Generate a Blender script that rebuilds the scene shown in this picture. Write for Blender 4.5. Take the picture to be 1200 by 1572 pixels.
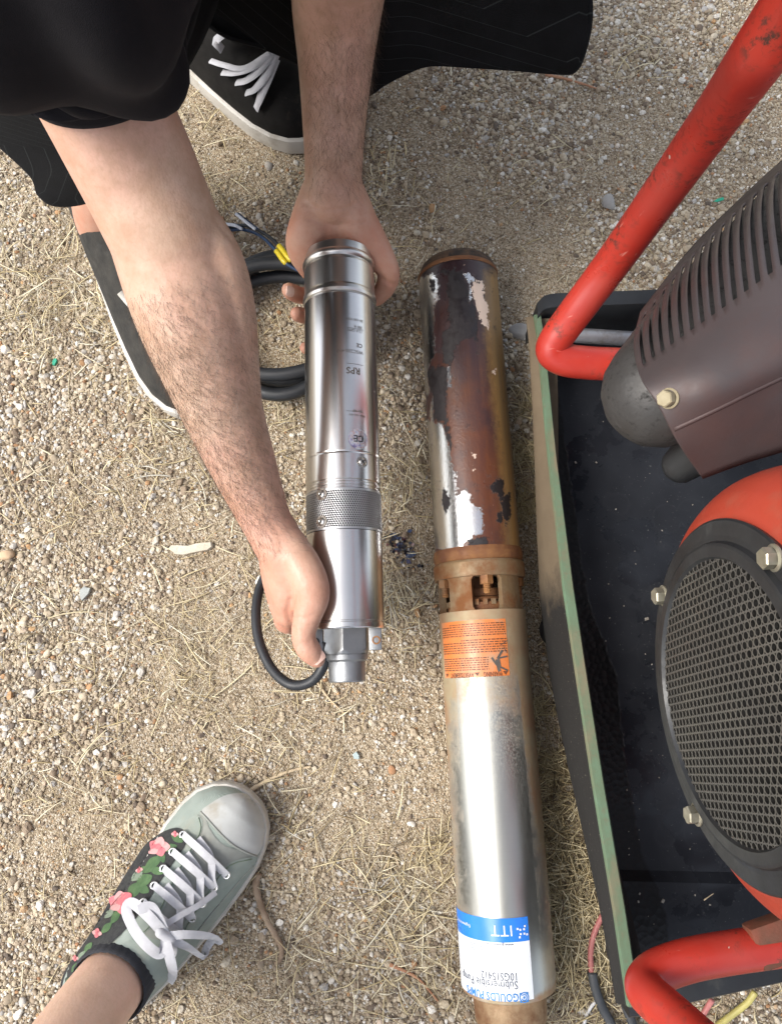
import bpy, bmesh, math, random
import numpy as np
from mathutils import Vector, Matrix, Quaternion

for o in list(bpy.data.objects):
    bpy.data.objects.remove(o, do_unlink=True)
SC = bpy.context.scene
COL = SC.collection
PI = math.pi

# ------------------------------------------------------------------ camera
FPX = 1180.0                       # focal length in photograph pixels (1200 x 1572)
TILT = math.radians(11.6)          # optical axis leans this far from straight down
CAMH = 0.915
cam_d = bpy.data.cameras.new('camera')
cam_d.sensor_fit = 'VERTICAL'
cam_d.sensor_height = 24.0
cam_d.lens = 24.0 * FPX / 1572.0
cam_d.clip_start = 0.01
cam_d.clip_end = 500.0
cam = bpy.data.objects.new('camera', cam_d)
COL.objects.link(cam)
cam.location = (0, 0, CAMH)
cam.rotation_euler = (TILT, 0, 0)
SC.camera = cam

# ------------------------------------------------------------------ light
SUN_EL, SUN_AZ = math.radians(51), math.radians(258)    # azimuth clockwise from +Y
world = bpy.data.worlds.new('World')
SC.world = world
world.use_nodes = True
wn, wl = world.node_tree.nodes, world.node_tree.links
wn.clear()
sky = wn.new('ShaderNodeTexSky')
sky.sky_type = 'NISHITA'
sky.sun_disc = False
sky.sun_elevation = SUN_EL
sky.sun_rotation = SUN_AZ
sky.air_density = 1.0
sky.dust_density = 3.0
sky.ozone_density = 1.0
hs = wn.new('ShaderNodeHueSaturation')
hs.inputs['Saturation'].default_value = 0.42
bg = wn.new('ShaderNodeBackground')
bg.inputs['Strength'].default_value = 0.15
wo = wn.new('ShaderNodeOutputWorld')
wl.new(sky.outputs[0], hs.inputs['Color'])
wl.new(hs.outputs[0], bg.inputs['Color'])
wl.new(bg.outputs[0], wo.inputs['Surface'])
sun_d = bpy.data.lights.new('sun', 'SUN')
sun_d.energy = 1.5
sun_d.angle = math.radians(22)
sun_d.color = (1.0, 0.95, 0.87)
sun = bpy.data.objects.new('sun', sun_d)
COL.objects.link(sun)
_sd = Vector((math.sin(SUN_AZ) * math.cos(SUN_EL), math.cos(SUN_AZ) * math.cos(SUN_EL), math.sin(SUN_EL)))
sun.rotation_euler = _sd.to_track_quat('Z', 'Y').to_euler()
sun.location = _sd * 5

vs = SC.view_settings
vs.view_transform = 'Standard'
vs.look = 'None'
vs.gamma = 1.0
vs.exposure = 1.14
vs.use_curve_mapping = False
SC.render.engine = 'CYCLES'
SC.cycles.use_denoising = True
SC.cycles.max_bounces = 8
SC.cycles.glossy_bounces = 4
SC.cycles.transmission_bounces = 4
SC.render.filter_size = 1.0

# ------------------------------------------------------------------ helpers
CT, ST = math.cos(TILT), math.sin(TILT)

def ray(px, py):
    a, u = (px - 600.0) / FPX, (786.0 - py) / FPX
    return Vector((a, ST + u * CT, -CT + u * ST))

def at(px, py, z=0.0):
    """world point at height z that the photograph shows at pixel (px, py)"""
    d = ray(px, py)
    return Vector((0, 0, CAMH)) + d * ((z - CAMH) / d.z)

def link(o, parent=None):
    COL.objects.link(o)
    if parent is not None:
        o.parent = parent
    return o

def tag(o, label=None, cat=None, group=None, kind=None):
    if label: o['label'] = label
    if cat: o['category'] = cat
    if group: o['group'] = group
    if kind: o['kind'] = kind
    return o

def empty(name, mat=None, label=None, cat=None, group=None):
    o = bpy.data.objects.new(name, None)
    o.empty_display_size = 0.05
    COL.objects.link(o)
    if mat is not None:
        o.matrix_world = mat
    return tag(o, label, cat, group)

def mesh(name, verts, faces, material=None, parent=None, smooth=30, mats=None, fm=None):
    me = bpy.data.meshes.new(name)
    me.from_pydata([tuple(v) for v in verts], [], [tuple(f) for f in faces])
    for m in (mats or ([material] if material else [])):
        me.materials.append(m)
    if fm is not None:
        me.polygons.foreach_set('material_index', np.asarray(fm, dtype=np.int32))
    if smooth:
        me.polygons.foreach_set('use_smooth', np.ones(len(me.polygons), dtype=bool))
        if smooth < 180:
            me.set_sharp_from_angle(angle=math.radians(smooth))
    me.update()
    o = bpy.data.objects.new(name, me)
    return link(o, parent)

class MB:
    """collects geometry for one mesh"""
    def __init__(s):
        s.v, s.f, s.m = [], [], []
        s.cur = 0
    def add(s, vs_, fs_):
        b = len(s.v)
        s.v += [Vector(p) for p in vs_]
        s.f += [tuple(i + b for i in f) for f in fs_]
        s.m += [s.cur] * len(fs_)
        return s
    def xf(s, M, start=0):
        for i in range(start, len(s.v)):
            s.v[i] = M @ s.v[i]
        return s
    def box(s, c, size, M=None, bevel=0.0):
        x, y, z = [q / 2 for q in size]
        c = Vector(c)
        if bevel <= 0:
            P = [(-x,-y,-z),(x,-y,-z),(x,y,-z),(-x,y,-z),(-x,-y,z),(x,-y,z),(x,y,z),(-x,y,z)]
            F = [(0,3,2,1),(4,5,6,7),(0,1,5,4),(1,2,6,5),(2,3,7,6),(3,0,4,7)]
        else:
            b = min(bevel, x*.95, y*.95, z*.95)
            bm = bmesh.new()
            bmesh.ops.create_cube(bm, size=1)
            bmesh.ops.scale(bm, vec=(2*x, 2*y, 2*z), verts=bm.verts)
            bmesh.ops.bevel(bm, geom=list(bm.edges), offset=b, segments=2, profile=.6, affect='EDGES')
            bm.verts.index_update()
            P = [v.co.copy() for v in bm.verts]
            F = [tuple(v.index for v in f.verts) for f in bm.faces]
            bm.free()
        P = [Vector(p) for p in P]
        if M is not None:
            P = [M @ p for p in P]
        return s.add([p + c for p in P], F)
    def rings(s, R, closed=True, cap0=False, cap1=False, flip=False):
        """loft a list of rings (each a list of points of equal count)"""
        n = len(R[0]); V_ = [p for r in R for p in r]; F = []
        for i in range(len(R) - 1):
            for j in range(n if closed else n - 1):
                k = (j + 1) % n
                q = (i*n+j, i*n+k, (i+1)*n+k, (i+1)*n+j)
                F.append(q[::-1] if flip else q)
        if cap0: F.append(tuple(range(n))[::-1] if not flip else tuple(range(n)))
        if cap1:
            q = tuple(range((len(R)-1)*n, len(R)*n))
            F.append(q if not flip else q[::-1])
        return s.add(V_, F)
    def lathe(s, prof, n=48, M=None, a0=0.0, a1=2*PI, cap0=False, cap1=False):
        """prof: list of (z, r); axis local Z"""
        full = abs(a1 - a0 - 2*PI) < 1e-6
        q = [prof[0]]
        for (za, ra), (zb, rb) in zip(prof, prof[1:]):      # support loops keep the shading true along long runs
            l = math.hypot(zb - za, rb - ra)
            if l > .003:
                k = .0004 / l
                q += [(za + (zb-za)*k, ra + (rb-ra)*k), (zb - (zb-za)*k, rb - (rb-ra)*k)]
            q.append((zb, rb))
        prof = q
        R = []
        for z, r in prof:
            R.append([Vector((r*math.cos(a0+(a1-a0)*j/(n if full else n-1)), r*math.sin(a0+(a1-a0)*j/(n if full else n-1)), z)) for j in range(n)])
        if M is not None:
            R = [[M @ p for p in r] for r in R]
        return s.rings(R, closed=full, cap0=cap0, cap1=cap1)
    def tube(s, pts, rad, n=10, caps=True, flat=None, up=None):
        """sweep a circle (or an ellipse: flat = ratio in the 2nd axis) along points"""
        P = [Vector(p) for p in pts]
        if not hasattr(rad, '__len__'): rad = [rad] * len(P)
        R = []; nrm = None
        for i, p in enumerate(P):
            t = (P[min(i+1, len(P)-1)] - P[max(i-1, 0)])
            t = t.normalized() if t.length > 1e-9 else Vector((0, 0, 1))
            if up is not None:
                nrm = Vector(up); nrm = (nrm - t * nrm.dot(t)).normalized()
            elif nrm is None:
                a = Vector((0, 0, 1)) if abs(t.z) < .9 else Vector((1, 0, 0))
                nrm = (a - t * a.dot(t)).normalized()
            else:
                nrm = (nrm - t * nrm.dot(t))
                nrm = nrm.normalized() if nrm.length > 1e-9 else t.orthogonal().normalized()
            b = t.cross(nrm)
            fl = 1.0 if flat is None else flat
            R.append([p + (b * math.cos(2*PI*j/n) + nrm * math.sin(2*PI*j/n) * fl) * rad[i] for j in range(n)])
        return s.rings(R, cap0=caps, cap1=caps)
    def disc(s, c, r, nrm, n=16, th=0.0):
        M = Vector(nrm).to_track_quat('Z', 'Y').to_matrix().to_4x4()
        M.translation = Vector(c)
        return s.lathe([(0, r), (th, r)], n, M, cap0=True, cap1=True)
    def build(s, name, material=None, parent=None, smooth=30, mats=None):
        return mesh(name, s.v, s.f, material, parent, smooth, mats, s.m if mats else None)

def spline(pts, n=8, closed=False):
    P = [Vector(p) for p in pts]; out = []
    N = len(P)
    for i in range(N if closed else N - 1):
        p1, p2 = P[i], P[(i+1) % N]
        p0 = P[i-1] if (i > 0 or closed) else p1 * 2 - p2
        p3 = P[(i+2) % N] if (i + 2 < N or closed) else p2 * 2 - p1
        for k in range(n):
            t = k / n
            out.append(0.5 * ((2*p1) + (p2-p0)*t + (2*p0-5*p1+4*p2-p3)*t*t + (3*p1-p0-3*p2+p3)*t**3))
    if not closed: out.append(P[-1].copy())
    return out

def frame(origin, zaxis, xhint):
    z = Vector(zaxis).normalized()
    x = Vector(xhint); x = (x - z * x.dot(z)).normalized()
    y = z.cross(x)
    M = Matrix((x, y, z)).transposed().to_4x4()
    M.translation = Vector(origin)
    return M

def vnoise(x, y, seed=0):
    """value noise, numpy arrays"""
    x = np.asarray(x, float); y = np.asarray(y, float)
    xi, yi = np.floor(x).astype(np.int64), np.floor(y).astype(np.int64)
    fx, fy = x - xi, y - yi
    fx, fy = fx*fx*(3-2*fx), fy*fy*(3-2*fy)
    def h(a, b):
        n = (a * 374761393 + b * 668265263 + seed * 1442695041) & 0x7fffffff
        n = ((n ^ (n >> 13)) * 1274126177) & 0x7fffffff
        return ((n ^ (n >> 16)) & 0xffff) / 65535.0
    return (h(xi,yi)*(1-fx)+h(xi+1,yi)*fx)*(1-fy) + (h(xi,yi+1)*(1-fx)+h(xi+1,yi+1)*fx)*fy

def fbm(x, y, seed=0, oct=4):
    s, a, t = 0, 1.0, 0
    for k in range(oct):
        s = s + a * vnoise(np.asarray(x) * 2**k, np.asarray(y) * 2**k, seed + k * 17)
        t += a; a *= .5
    return s / t

# ------------------------------------------------------------------ node helpers
def newmat(name):
    m = bpy.data.materials.new(name)
    m.use_nodes = True
    nt = m.node_tree
    nt.nodes.clear()
    out = nt.nodes.new('ShaderNodeOutputMaterial')
    b = nt.nodes.new('ShaderNodeBsdfPrincipled')
    nt.links.new(b.outputs[0], out.inputs['Surface'])
    return m, nt, b

class NB:
    def __init__(s, nt, coord='Object'):
        s.nt = nt
        s.tc = nt.nodes.new('ShaderNodeTexCoord')
        s.co = s.tc.outputs[coord]
    def n(s, t, **kw):
        x = s.nt.nodes.new(t)
        for k, v in kw.items():
            setattr(x, k, v)
        return x
    def l(s, a, b):
        s.nt.links.new(a, b)
    def mapping(s, scale=(1,1,1), loc=(0,0,0), rot=(0,0,0), src=None):
        m = s.n('ShaderNodeMapping')
        m.inputs['Scale'].default_value = scale
        m.inputs['Location'].default_value = loc
        m.inputs['Rotation'].default_value = rot
        s.l(src or s.co, m.inputs['Vector'])
        return m.outputs[0]
    def noise(s, scale=5, detail=4, rough=.55, src=None, dist=0.0):
        x = s.n('ShaderNodeTexNoise')
        x.inputs['Scale'].default_value = scale
        x.inputs['Detail'].default_value = detail
        x.inputs['Roughness'].default_value = rough
        x.inputs['Distortion'].default_value = dist
        s.l(src or s.co, x.inputs['Vector'])
        return x.outputs[0]
    def voro(s, scale=5, out='Distance', src=None, feature='F1', rand=1.0):
        x = s.n('ShaderNodeTexVoronoi')
        x.feature = feature
        x.inputs['Scale'].default_value = scale
        x.inputs['Randomness'].default_value = rand
        s.l(src or s.co, x.inputs['Vector'])
        return x.outputs[out]
    def ramp(s, fac, stops, interp='LINEAR'):
        x = s.n('ShaderNodeValToRGB')
        cr = x.color_ramp
        cr.interpolation = interp
        while len(cr.elements) > 1: cr.elements.remove(cr.elements[-1])
        for i, (p, c) in enumerate(stops):
            e = cr.elements[0] if i == 0 else cr.elements.new(p)
            e.position = p
            c = (c, c, c) if not hasattr(c, '__len__') else c
            e.color = (*c[:3], 1)
        s.l(fac, x.inputs[0])
        return x.outputs[0]
    def math(s, op, a, b=None, clamp=False):
        x = s.n('ShaderNodeMath', operation=op, use_clamp=clamp)
        for i, q in enumerate((a, b)):
            if q is None: continue
            if isinstance(q, (int, float)): x.inputs[i].default_value = q
            else: s.l(q, x.inputs[i])
        return x.outputs[0]
    def mix(s, fac, a, b, blend='MIX'):
        x = s.n('ShaderNodeMix', data_type='RGBA', blend_type=blend)
        for i, q in ((0, fac), (6, a), (7, b)):
            if isinstance(q, (int, float)) and i == 0: x.inputs[i].default_value = q
            elif hasattr(q, '__len__'): x.inputs[i].default_value = (*q[:3], 1)
            elif isinstance(q, (int, float)): x.inputs[i].default_value = (q, q, q, 1)
            else: s.l(q, x.inputs[i])
        return x.outputs[2]
    def attr(s, name, typ='GEOMETRY'):
        x = s.n('ShaderNodeAttribute', attribute_name=name, attribute_type=typ)
        return x
    def bump(s, h, strength=.3, dist=.001, nrm=None):
        x = s.n('ShaderNodeBump')
        x.inputs['Strength'].default_value = strength
        x.inputs['Distance'].default_value = dist
        s.l(h, x.inputs['Height'])
        if nrm is not None: s.l(nrm, x.inputs['Normal'])
        return x.outputs[0]

def setv(b, **kw):
    names = dict(base='Base Color', rough='Roughness', metal='Metallic', spec='Specular IOR Level', sss='Subsurface Weight',
                 coat='Coat Weight', coatr='Coat Roughness', sheen='Sheen Weight', aniso='Anisotropic', alpha='Alpha')
    for k, v in kw.items():
        i = b.inputs[names[k]]
        i.default_value = (*v, 1) if hasattr(v, '__len__') and len(v) == 3 else v

def simple(name, c1, c2=None, scale=40, rough=.5, rvar=.12, metal=0.0, bump=0.0, bscale=400, bdist=.0006, spec=.5, dirt=None, dscale=25, dlim=(.55,.7), coat=0.0):
    """painted / moulded surface: two-tone noise, uneven gloss, fine relief, optional dirt"""
    m, nt, b = newmat(name)
    N = NB(nt)
    c2 = c2 or tuple(min(1, q * .75) for q in c1)
    col = N.mix(N.ramp(N.noise(scale, 5), [(.35, 0), (.68, 1)]), c1, c2)
    r = N.ramp(N.noise(scale * 2.3, 4), [(.3, max(0, rough - rvar)), (.7, min(1, rough + rvar))])
    if dirt is not None:
        dm = N.ramp(N.noise(dscale, 8, .65), [(dlim[0], 0), (dlim[1], 1)])
        col = N.mix(dm, col, dirt)
        r = N.mix(dm, r, (.85, .85, .85))
    N.l(col, b.inputs['Base Color'])
    N.l(r, b.inputs['Roughness'])
    setv(b, metal=metal, spec=spec, coat=coat)
    if bump > 0:
        N.l(N.bump(N.noise(bscale, 4), bump, bdist), b.inputs['Normal'])
    return m

# ------------------------------------------------------------------ ground
def gz(x, y):
    """height of the ground sheet"""
    x = np.asarray(x, float); y = np.asarray(y, float)
    h = (fbm(x * 3.1 + 7, y * 3.1 + 3, 1, 3) - .5) * .014 + (fbm(x * 22, y * 22, 9, 3) - .5) * .0065
    d = np.maximum(np.abs(x) - .75, np.abs(y - .3) - .95)
    return h * np.clip(1 - d / .4, 0, 1) - .001

def ground_material():
    m, nt, b = newmat('dry_gritty_soil')
    N = NB(nt)
    n1 = N.noise(4.5, 6, .6)
    n2 = N.noise(60, 6, .65)
    grains = N.voro(620, 'Color')
    gd = N.voro(620, 'Distance')
    sep = N.n('ShaderNodeSeparateColor')
    N.l(grains, sep.inputs[0])
    soil = N.mix(N.ramp(n1, [(.35, 0), (.65, 1)]), (.25, .195, .125), (.36, .295, .20))
    soil = N.mix(N.ramp(n2, [(.3, 0), (.75, .8)]), soil, (.17, .125, .08))
    gcol = N.ramp(sep.outputs[0], [(0, (.07, .055, .04)), (.18, (.22, .165, .11)), (.5, (.36, .29, .20)), (.78, (.50, .43, .32)), (.93, (.66, .62, .54)), (1, (.44, .26, .12))])
    col = N.mix(.66, soil, gcol)
    N.l(col, b.inputs['Base Color'])
    setv(b, rough=.95, spec=.2)
    h = N.math('ADD', N.math('MULTIPLY', gd, -1.0), N.math('MULTIPLY', n2, .8))
    N.l(N.bump(h, .9, .0016), b.inputs['Normal'])
    return m

def build_ground():
    xs = np.linspace(-1.1, 1.1, 260); ys = np.linspace(-.95, 1.55, 290)
    # one sheet: the fine middle is widened towards the horizon by geometric steps
    far = [1.4, 2, 3.2, 6, 12, 30, 80, 200]
    X = np.concatenate([[-q for q in far[::-1]], xs, far])
    Y = np.concatenate([[.3 - q - .2 for q in far[::-1]], ys, [.3 + q + .2 for q in far]])
    XX, YY = np.meshgrid(X, Y)
    ZZ = gz(XX, YY)
    nx, ny = len(X), len(Y)
    V_ = np.stack([XX.ravel(), YY.ravel(), ZZ.ravel()], 1)
    i = np.arange(nx * ny).reshape(ny, nx)
    F = np.stack([i[:-1, :-1].ravel(), i[:-1, 1:].ravel(), i[1:, 1:].ravel(), i[1:, :-1].ravel()], 1)
    o = mesh('ground', V_.tolist(), F.tolist(), ground_material(), None, 180)
    tag(o, 'dry gritty sandy soil covering the whole yard', None, None, 'structure')
    return o
build_ground()

rng = np.random.default_rng(11)

def in_view(n, margin):
    """random ground points over the part of the yard that the photograph shows, plus a margin"""
    x = rng.uniform(-1.0, 1.0, n * 2); y = rng.uniform(-.8, 1.35, n * 2)
    k = (y + .371) / (.923 + .371)
    hw = .418 + (.55 - .418) * k + margin
    d = np.maximum(np.maximum(np.abs(x) - hw, -.371 - margin - y), y - .923 - margin)      # thins out away from the view
    ok = rng.random(len(x)) < np.clip(1 - d / .3, 0, 1) ** 2
    return x[ok], y[ok]

def gravel_material():
    m, nt, b = newmat('granite_pebbles')
    N = NB(nt)
    a = N.attr('tone', 'INSTANCER').outputs['Fac']
    col = N.ramp(a, [(0, (.09, .075, .065)), (.06, (.16, .12, .09)), (.14, (.27, .21, .15)), (.32, (.38, .315, .23)), (.55, (.49, .415, .30)),
                     (.72, (.58, .515, .405)), (.82, (.40, .39, .375)), (.90, (.68, .645, .57)), (.955, (.80, .78, .72)), (.975, (.47, .29, .14)), (1, (.34, .17, .09))])
    n = N.noise(2.2, 4)
    col = N.mix(N.ramp(n, [(.35, 0), (.7, .45)]), col, (.22, .165, .11))
    N.l(col, b.inputs['Base Color'])
    setv(b, rough=.85, spec=.3)
    return m

def build_gravel():
    n_target = 200000
    x, y = in_view(360000, .06)
    patch = fbm(x * 5.5 + 3, y * 5.5 + 8, 31, 4)
    left = np.clip((.1 - x) * 1.2, 0, .35)
    keep = rng.random(len(x)) < np.clip((patch - .36) * 3.6 + .10, .07, 1.0)
    x, y = x[keep][:n_target], y[keep][:n_target]
    patch = patch[keep][:n_target]
    n = len(x)
    r = np.exp(rng.normal(math.log(.00110), .44, n)) * (0.8 + .55 * np.clip(patch, 0, 1))
    big = rng.random(n) < .016
    r[big] *= rng.uniform(1.5, 2.3, big.sum())
    r = np.clip(r, .0007, .0048)
    z = gz(x, y) + r * .38
    me = bpy.data.meshes.new('gravel')
    me.vertices.add(n)
    me.vertices.foreach_set('co', np.stack([x, y, z], 1).astype(np.float32).ravel())
    s = np.stack([r * rng.uniform(.85, 1.4, n), r * rng.uniform(.75, 1.1, n), r * rng.uniform(.55, .9, n)], 1)
    me.attributes.new('size', 'FLOAT_VECTOR', 'POINT').data.foreach_set('vector', s.astype(np.float32).ravel())
    rot = np.stack([rng.normal(0, .35, n), rng.normal(0, .35, n), rng.uniform(0, 6.283, n)], 1)
    me.attributes.new('turn', 'FLOAT_VECTOR', 'POINT').data.foreach_set('vector', rot.astype(np.float32).ravel())
    me.attributes.new('tone', 'FLOAT', 'POINT').data.foreach_set('value', rng.random(n).astype(np.float32))
    me.attributes.new('pick', 'INT', 'POINT').data.foreach_set('value', rng.integers(0, 5, n).astype(np.int32))
    o = link(bpy.data.objects.new('gravel', me))
    tag(o, 'loose pale granite grit and small pebbles strewn over the soil', 'gravel', None, 'stuff')
    gm = gravel_material()
    me.materials.append(gm)
    ng = bpy.data.node_groups.new('scatter_pebbles', 'GeometryNodeTree')
    ng.interface.new_socket('Geometry', in_out='INPUT', socket_type='NodeSocketGeometry')
    ng.interface.new_socket('Geometry', in_out='OUTPUT', socket_type='NodeSocketGeometry')
    nd, ln = ng.nodes, ng.links
    gi, go = nd.new('NodeGroupInput'), nd.new('NodeGroupOutput')
    join = nd.new('GeometryNodeGeometryToInstance')
    for k in range(5):
        ico = nd.new('GeometryNodeMeshIcoSphere')
        ico.inputs['Radius'].default_value = 1.0
        ico.inputs['Subdivisions'].default_value = 2
        nz = nd.new('ShaderNodeTexNoise'); nz.noise_dimensions = '4D'
        nz.inputs['W'].default_value = k * 3.7
        nz.inputs['Scale'].default_value = .85
        nz.inputs['Detail'].default_value = 1.5
        sub = nd.new('ShaderNodeVectorMath'); sub.operation = 'SUBTRACT'
        sub.inputs[1].default_value = (.5, .5, .5)
        ln.new(nz.outputs['Color'], sub.inputs[0])
        mul = nd.new('ShaderNodeVectorMath'); mul.operation = 'SCALE'
        mul.inputs['Scale'].default_value = 1.5
        ln.new(sub.outputs[0], mul.inputs[0])
        sp = nd.new('GeometryNodeSetPosition')
        ln.new(ico.outputs['Mesh'], sp.inputs['Geometry'])
        ln.new(mul.outputs[0], sp.inputs['Offset'])
        ss = nd.new('GeometryNodeSetShadeSmooth')
        ss.inputs['Shade Smooth'].default_value = bool(k % 2)
        ln.new(sp.outputs[0], ss.inputs['Geometry'])
        sm = nd.new('GeometryNodeSetMaterial')
        sm.inputs['Material'].default_value = gm
        ln.new(ss.outputs[0], sm.inputs['Geometry'])
        ln.new(sm.outputs[0], join.inputs[0])
    def named(nm, t):
        q = nd.new('GeometryNodeInputNamedAttribute'); q.data_type = t
        q.inputs['Name'].default_value = nm
        return [s_ for s_ in q.outputs if s_.enabled and s_.name == 'Attribute'][0]
    iop = nd.new('GeometryNodeInstanceOnPoints')
    ln.new(gi.outputs[0], iop.inputs['Points'])
    ln.new(join.outputs[0], iop.inputs['Instance'])
    iop.inputs['Pick Instance'].default_value = True
    ln.new(named('pick', 'INT'), iop.inputs['Instance Index'])
    ln.new(named('turn', 'FLOAT_VECTOR'), iop.inputs['Rotation'])
    ln.new(named('size', 'FLOAT_VECTOR'), iop.inputs['Scale'])
    ln.new(iop.outputs[0], go.inputs[0])
    md = o.modifiers.new('scatter', 'NODES')
    md.node_group = ng
    return o
build_gravel()

# ------------------------------------------------------------------ dry grass litter
def straw_material():
    m, nt, b = newmat('dry_straw')
    N = NB(nt)
    a = N.attr('tone').outputs['Fac']
    col = N.ramp(a, [(0, (.10, .075, .05)), (.15, (.21, .16, .10)), (.4, (.45, .36, .20)), (.7, (.60, .51, .32)), (.88, (.74, .67, .49)), (1, (.50, .48, .42))])
    N.l(col, b.inputs['Base Color'])
    setv(b, rough=.7, spec=.3)
    return m
STRAW = straw_material()

def straw_mesh(name, x, y, L, w, ang, lift, tone, label, cat, curl=.5):
    """bent three-sided blades, joined: nobody could count them"""
    n = len(x); K = 5
    t = np.linspace(0, 1, K)
    bend = rng.standard_t(2.5, n).clip(-4, 4) * curl * .55
    A = ang[:, None] + bend[:, None] * (t[None, :] - .5)
    st = L[:, None] / (K - 1)
    px = x[:, None] + np.cumsum(np.cos(A) * st, 1) - (np.cos(ang) * L * .5)[:, None]
    py = y[:, None] + np.cumsum(np.sin(A) * st, 1) - (np.sin(ang) * L * .5)[:, None]
    tilt = rng.normal(0, 1, n)[:, None] * (t[None, :] - .5) * 2
    arch = rng.random(n)[:, None] * np.sin(t * PI)[None, :]
    g = gz(px, py)
    pz = np.maximum(g + lift[:, None] * (1 + .55 * tilt + .9 * arch) + .0012, g + .0008)
    wid = w[:, None] * (1 - .55 * np.abs(t[None, :] - .35) ** 1.5 * 2).clip(.15, 1)
    nx, ny = -np.sin(A), np.cos(A)
    roll = rng.uniform(0, PI, n)[:, None]
    P = []
    for k, (fa, fb) in enumerate(((1, 0), (-1, 0), (0, 1))):
        sx = fa * np.cos(roll) * 1.0; sz = fa * np.sin(roll) * .6 + fb * .55
        P.append(np.stack([px + nx * wid * sx, py + ny * wid * sx, pz + wid * sz], 2))
    V_ = np.stack(P, 2).reshape(-1, 3)              # n, K, 3 -> flat
    base = np.arange(n)[:, None] * (K * 3)
    fl = []
    for i in range(K - 1):
        for j in range(3):
            k2 = (j + 1) % 3
            fl.append([i*3+j, i*3+k2, (i+1)*3+k2, (i+1)*3+j])
    F = (base[:, :, None] + np.array(fl)[None]).reshape(-1, 4)
    me = bpy.data.meshes.new(name)
    nv, nf = len(V_), len(F)
    me.vertices.add(nv); me.vertices.foreach_set('co', V_.astype(np.float32).ravel())
    me.loops.add(nf * 4); me.loops.foreach_set('vertex_index', F.astype(np.int32).ravel())
    me.polygons.add(nf)
    me.polygons.foreach_set('loop_start', np.arange(0, nf * 4, 4, dtype=np.int32))
    me.polygons.foreach_set('loop_total', np.full(nf, 4, dtype=np.int32))
    me.update(calc_edges=True)
    me.attributes.new('tone', 'FLOAT', 'POINT').data.foreach_set('value', np.repeat(tone, K * 3).astype(np.float32))
    me.materials.append(STRAW)
    o = link(bpy.data.objects.new(name, me))
    return tag(o, label, cat, None, 'stuff')

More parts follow.
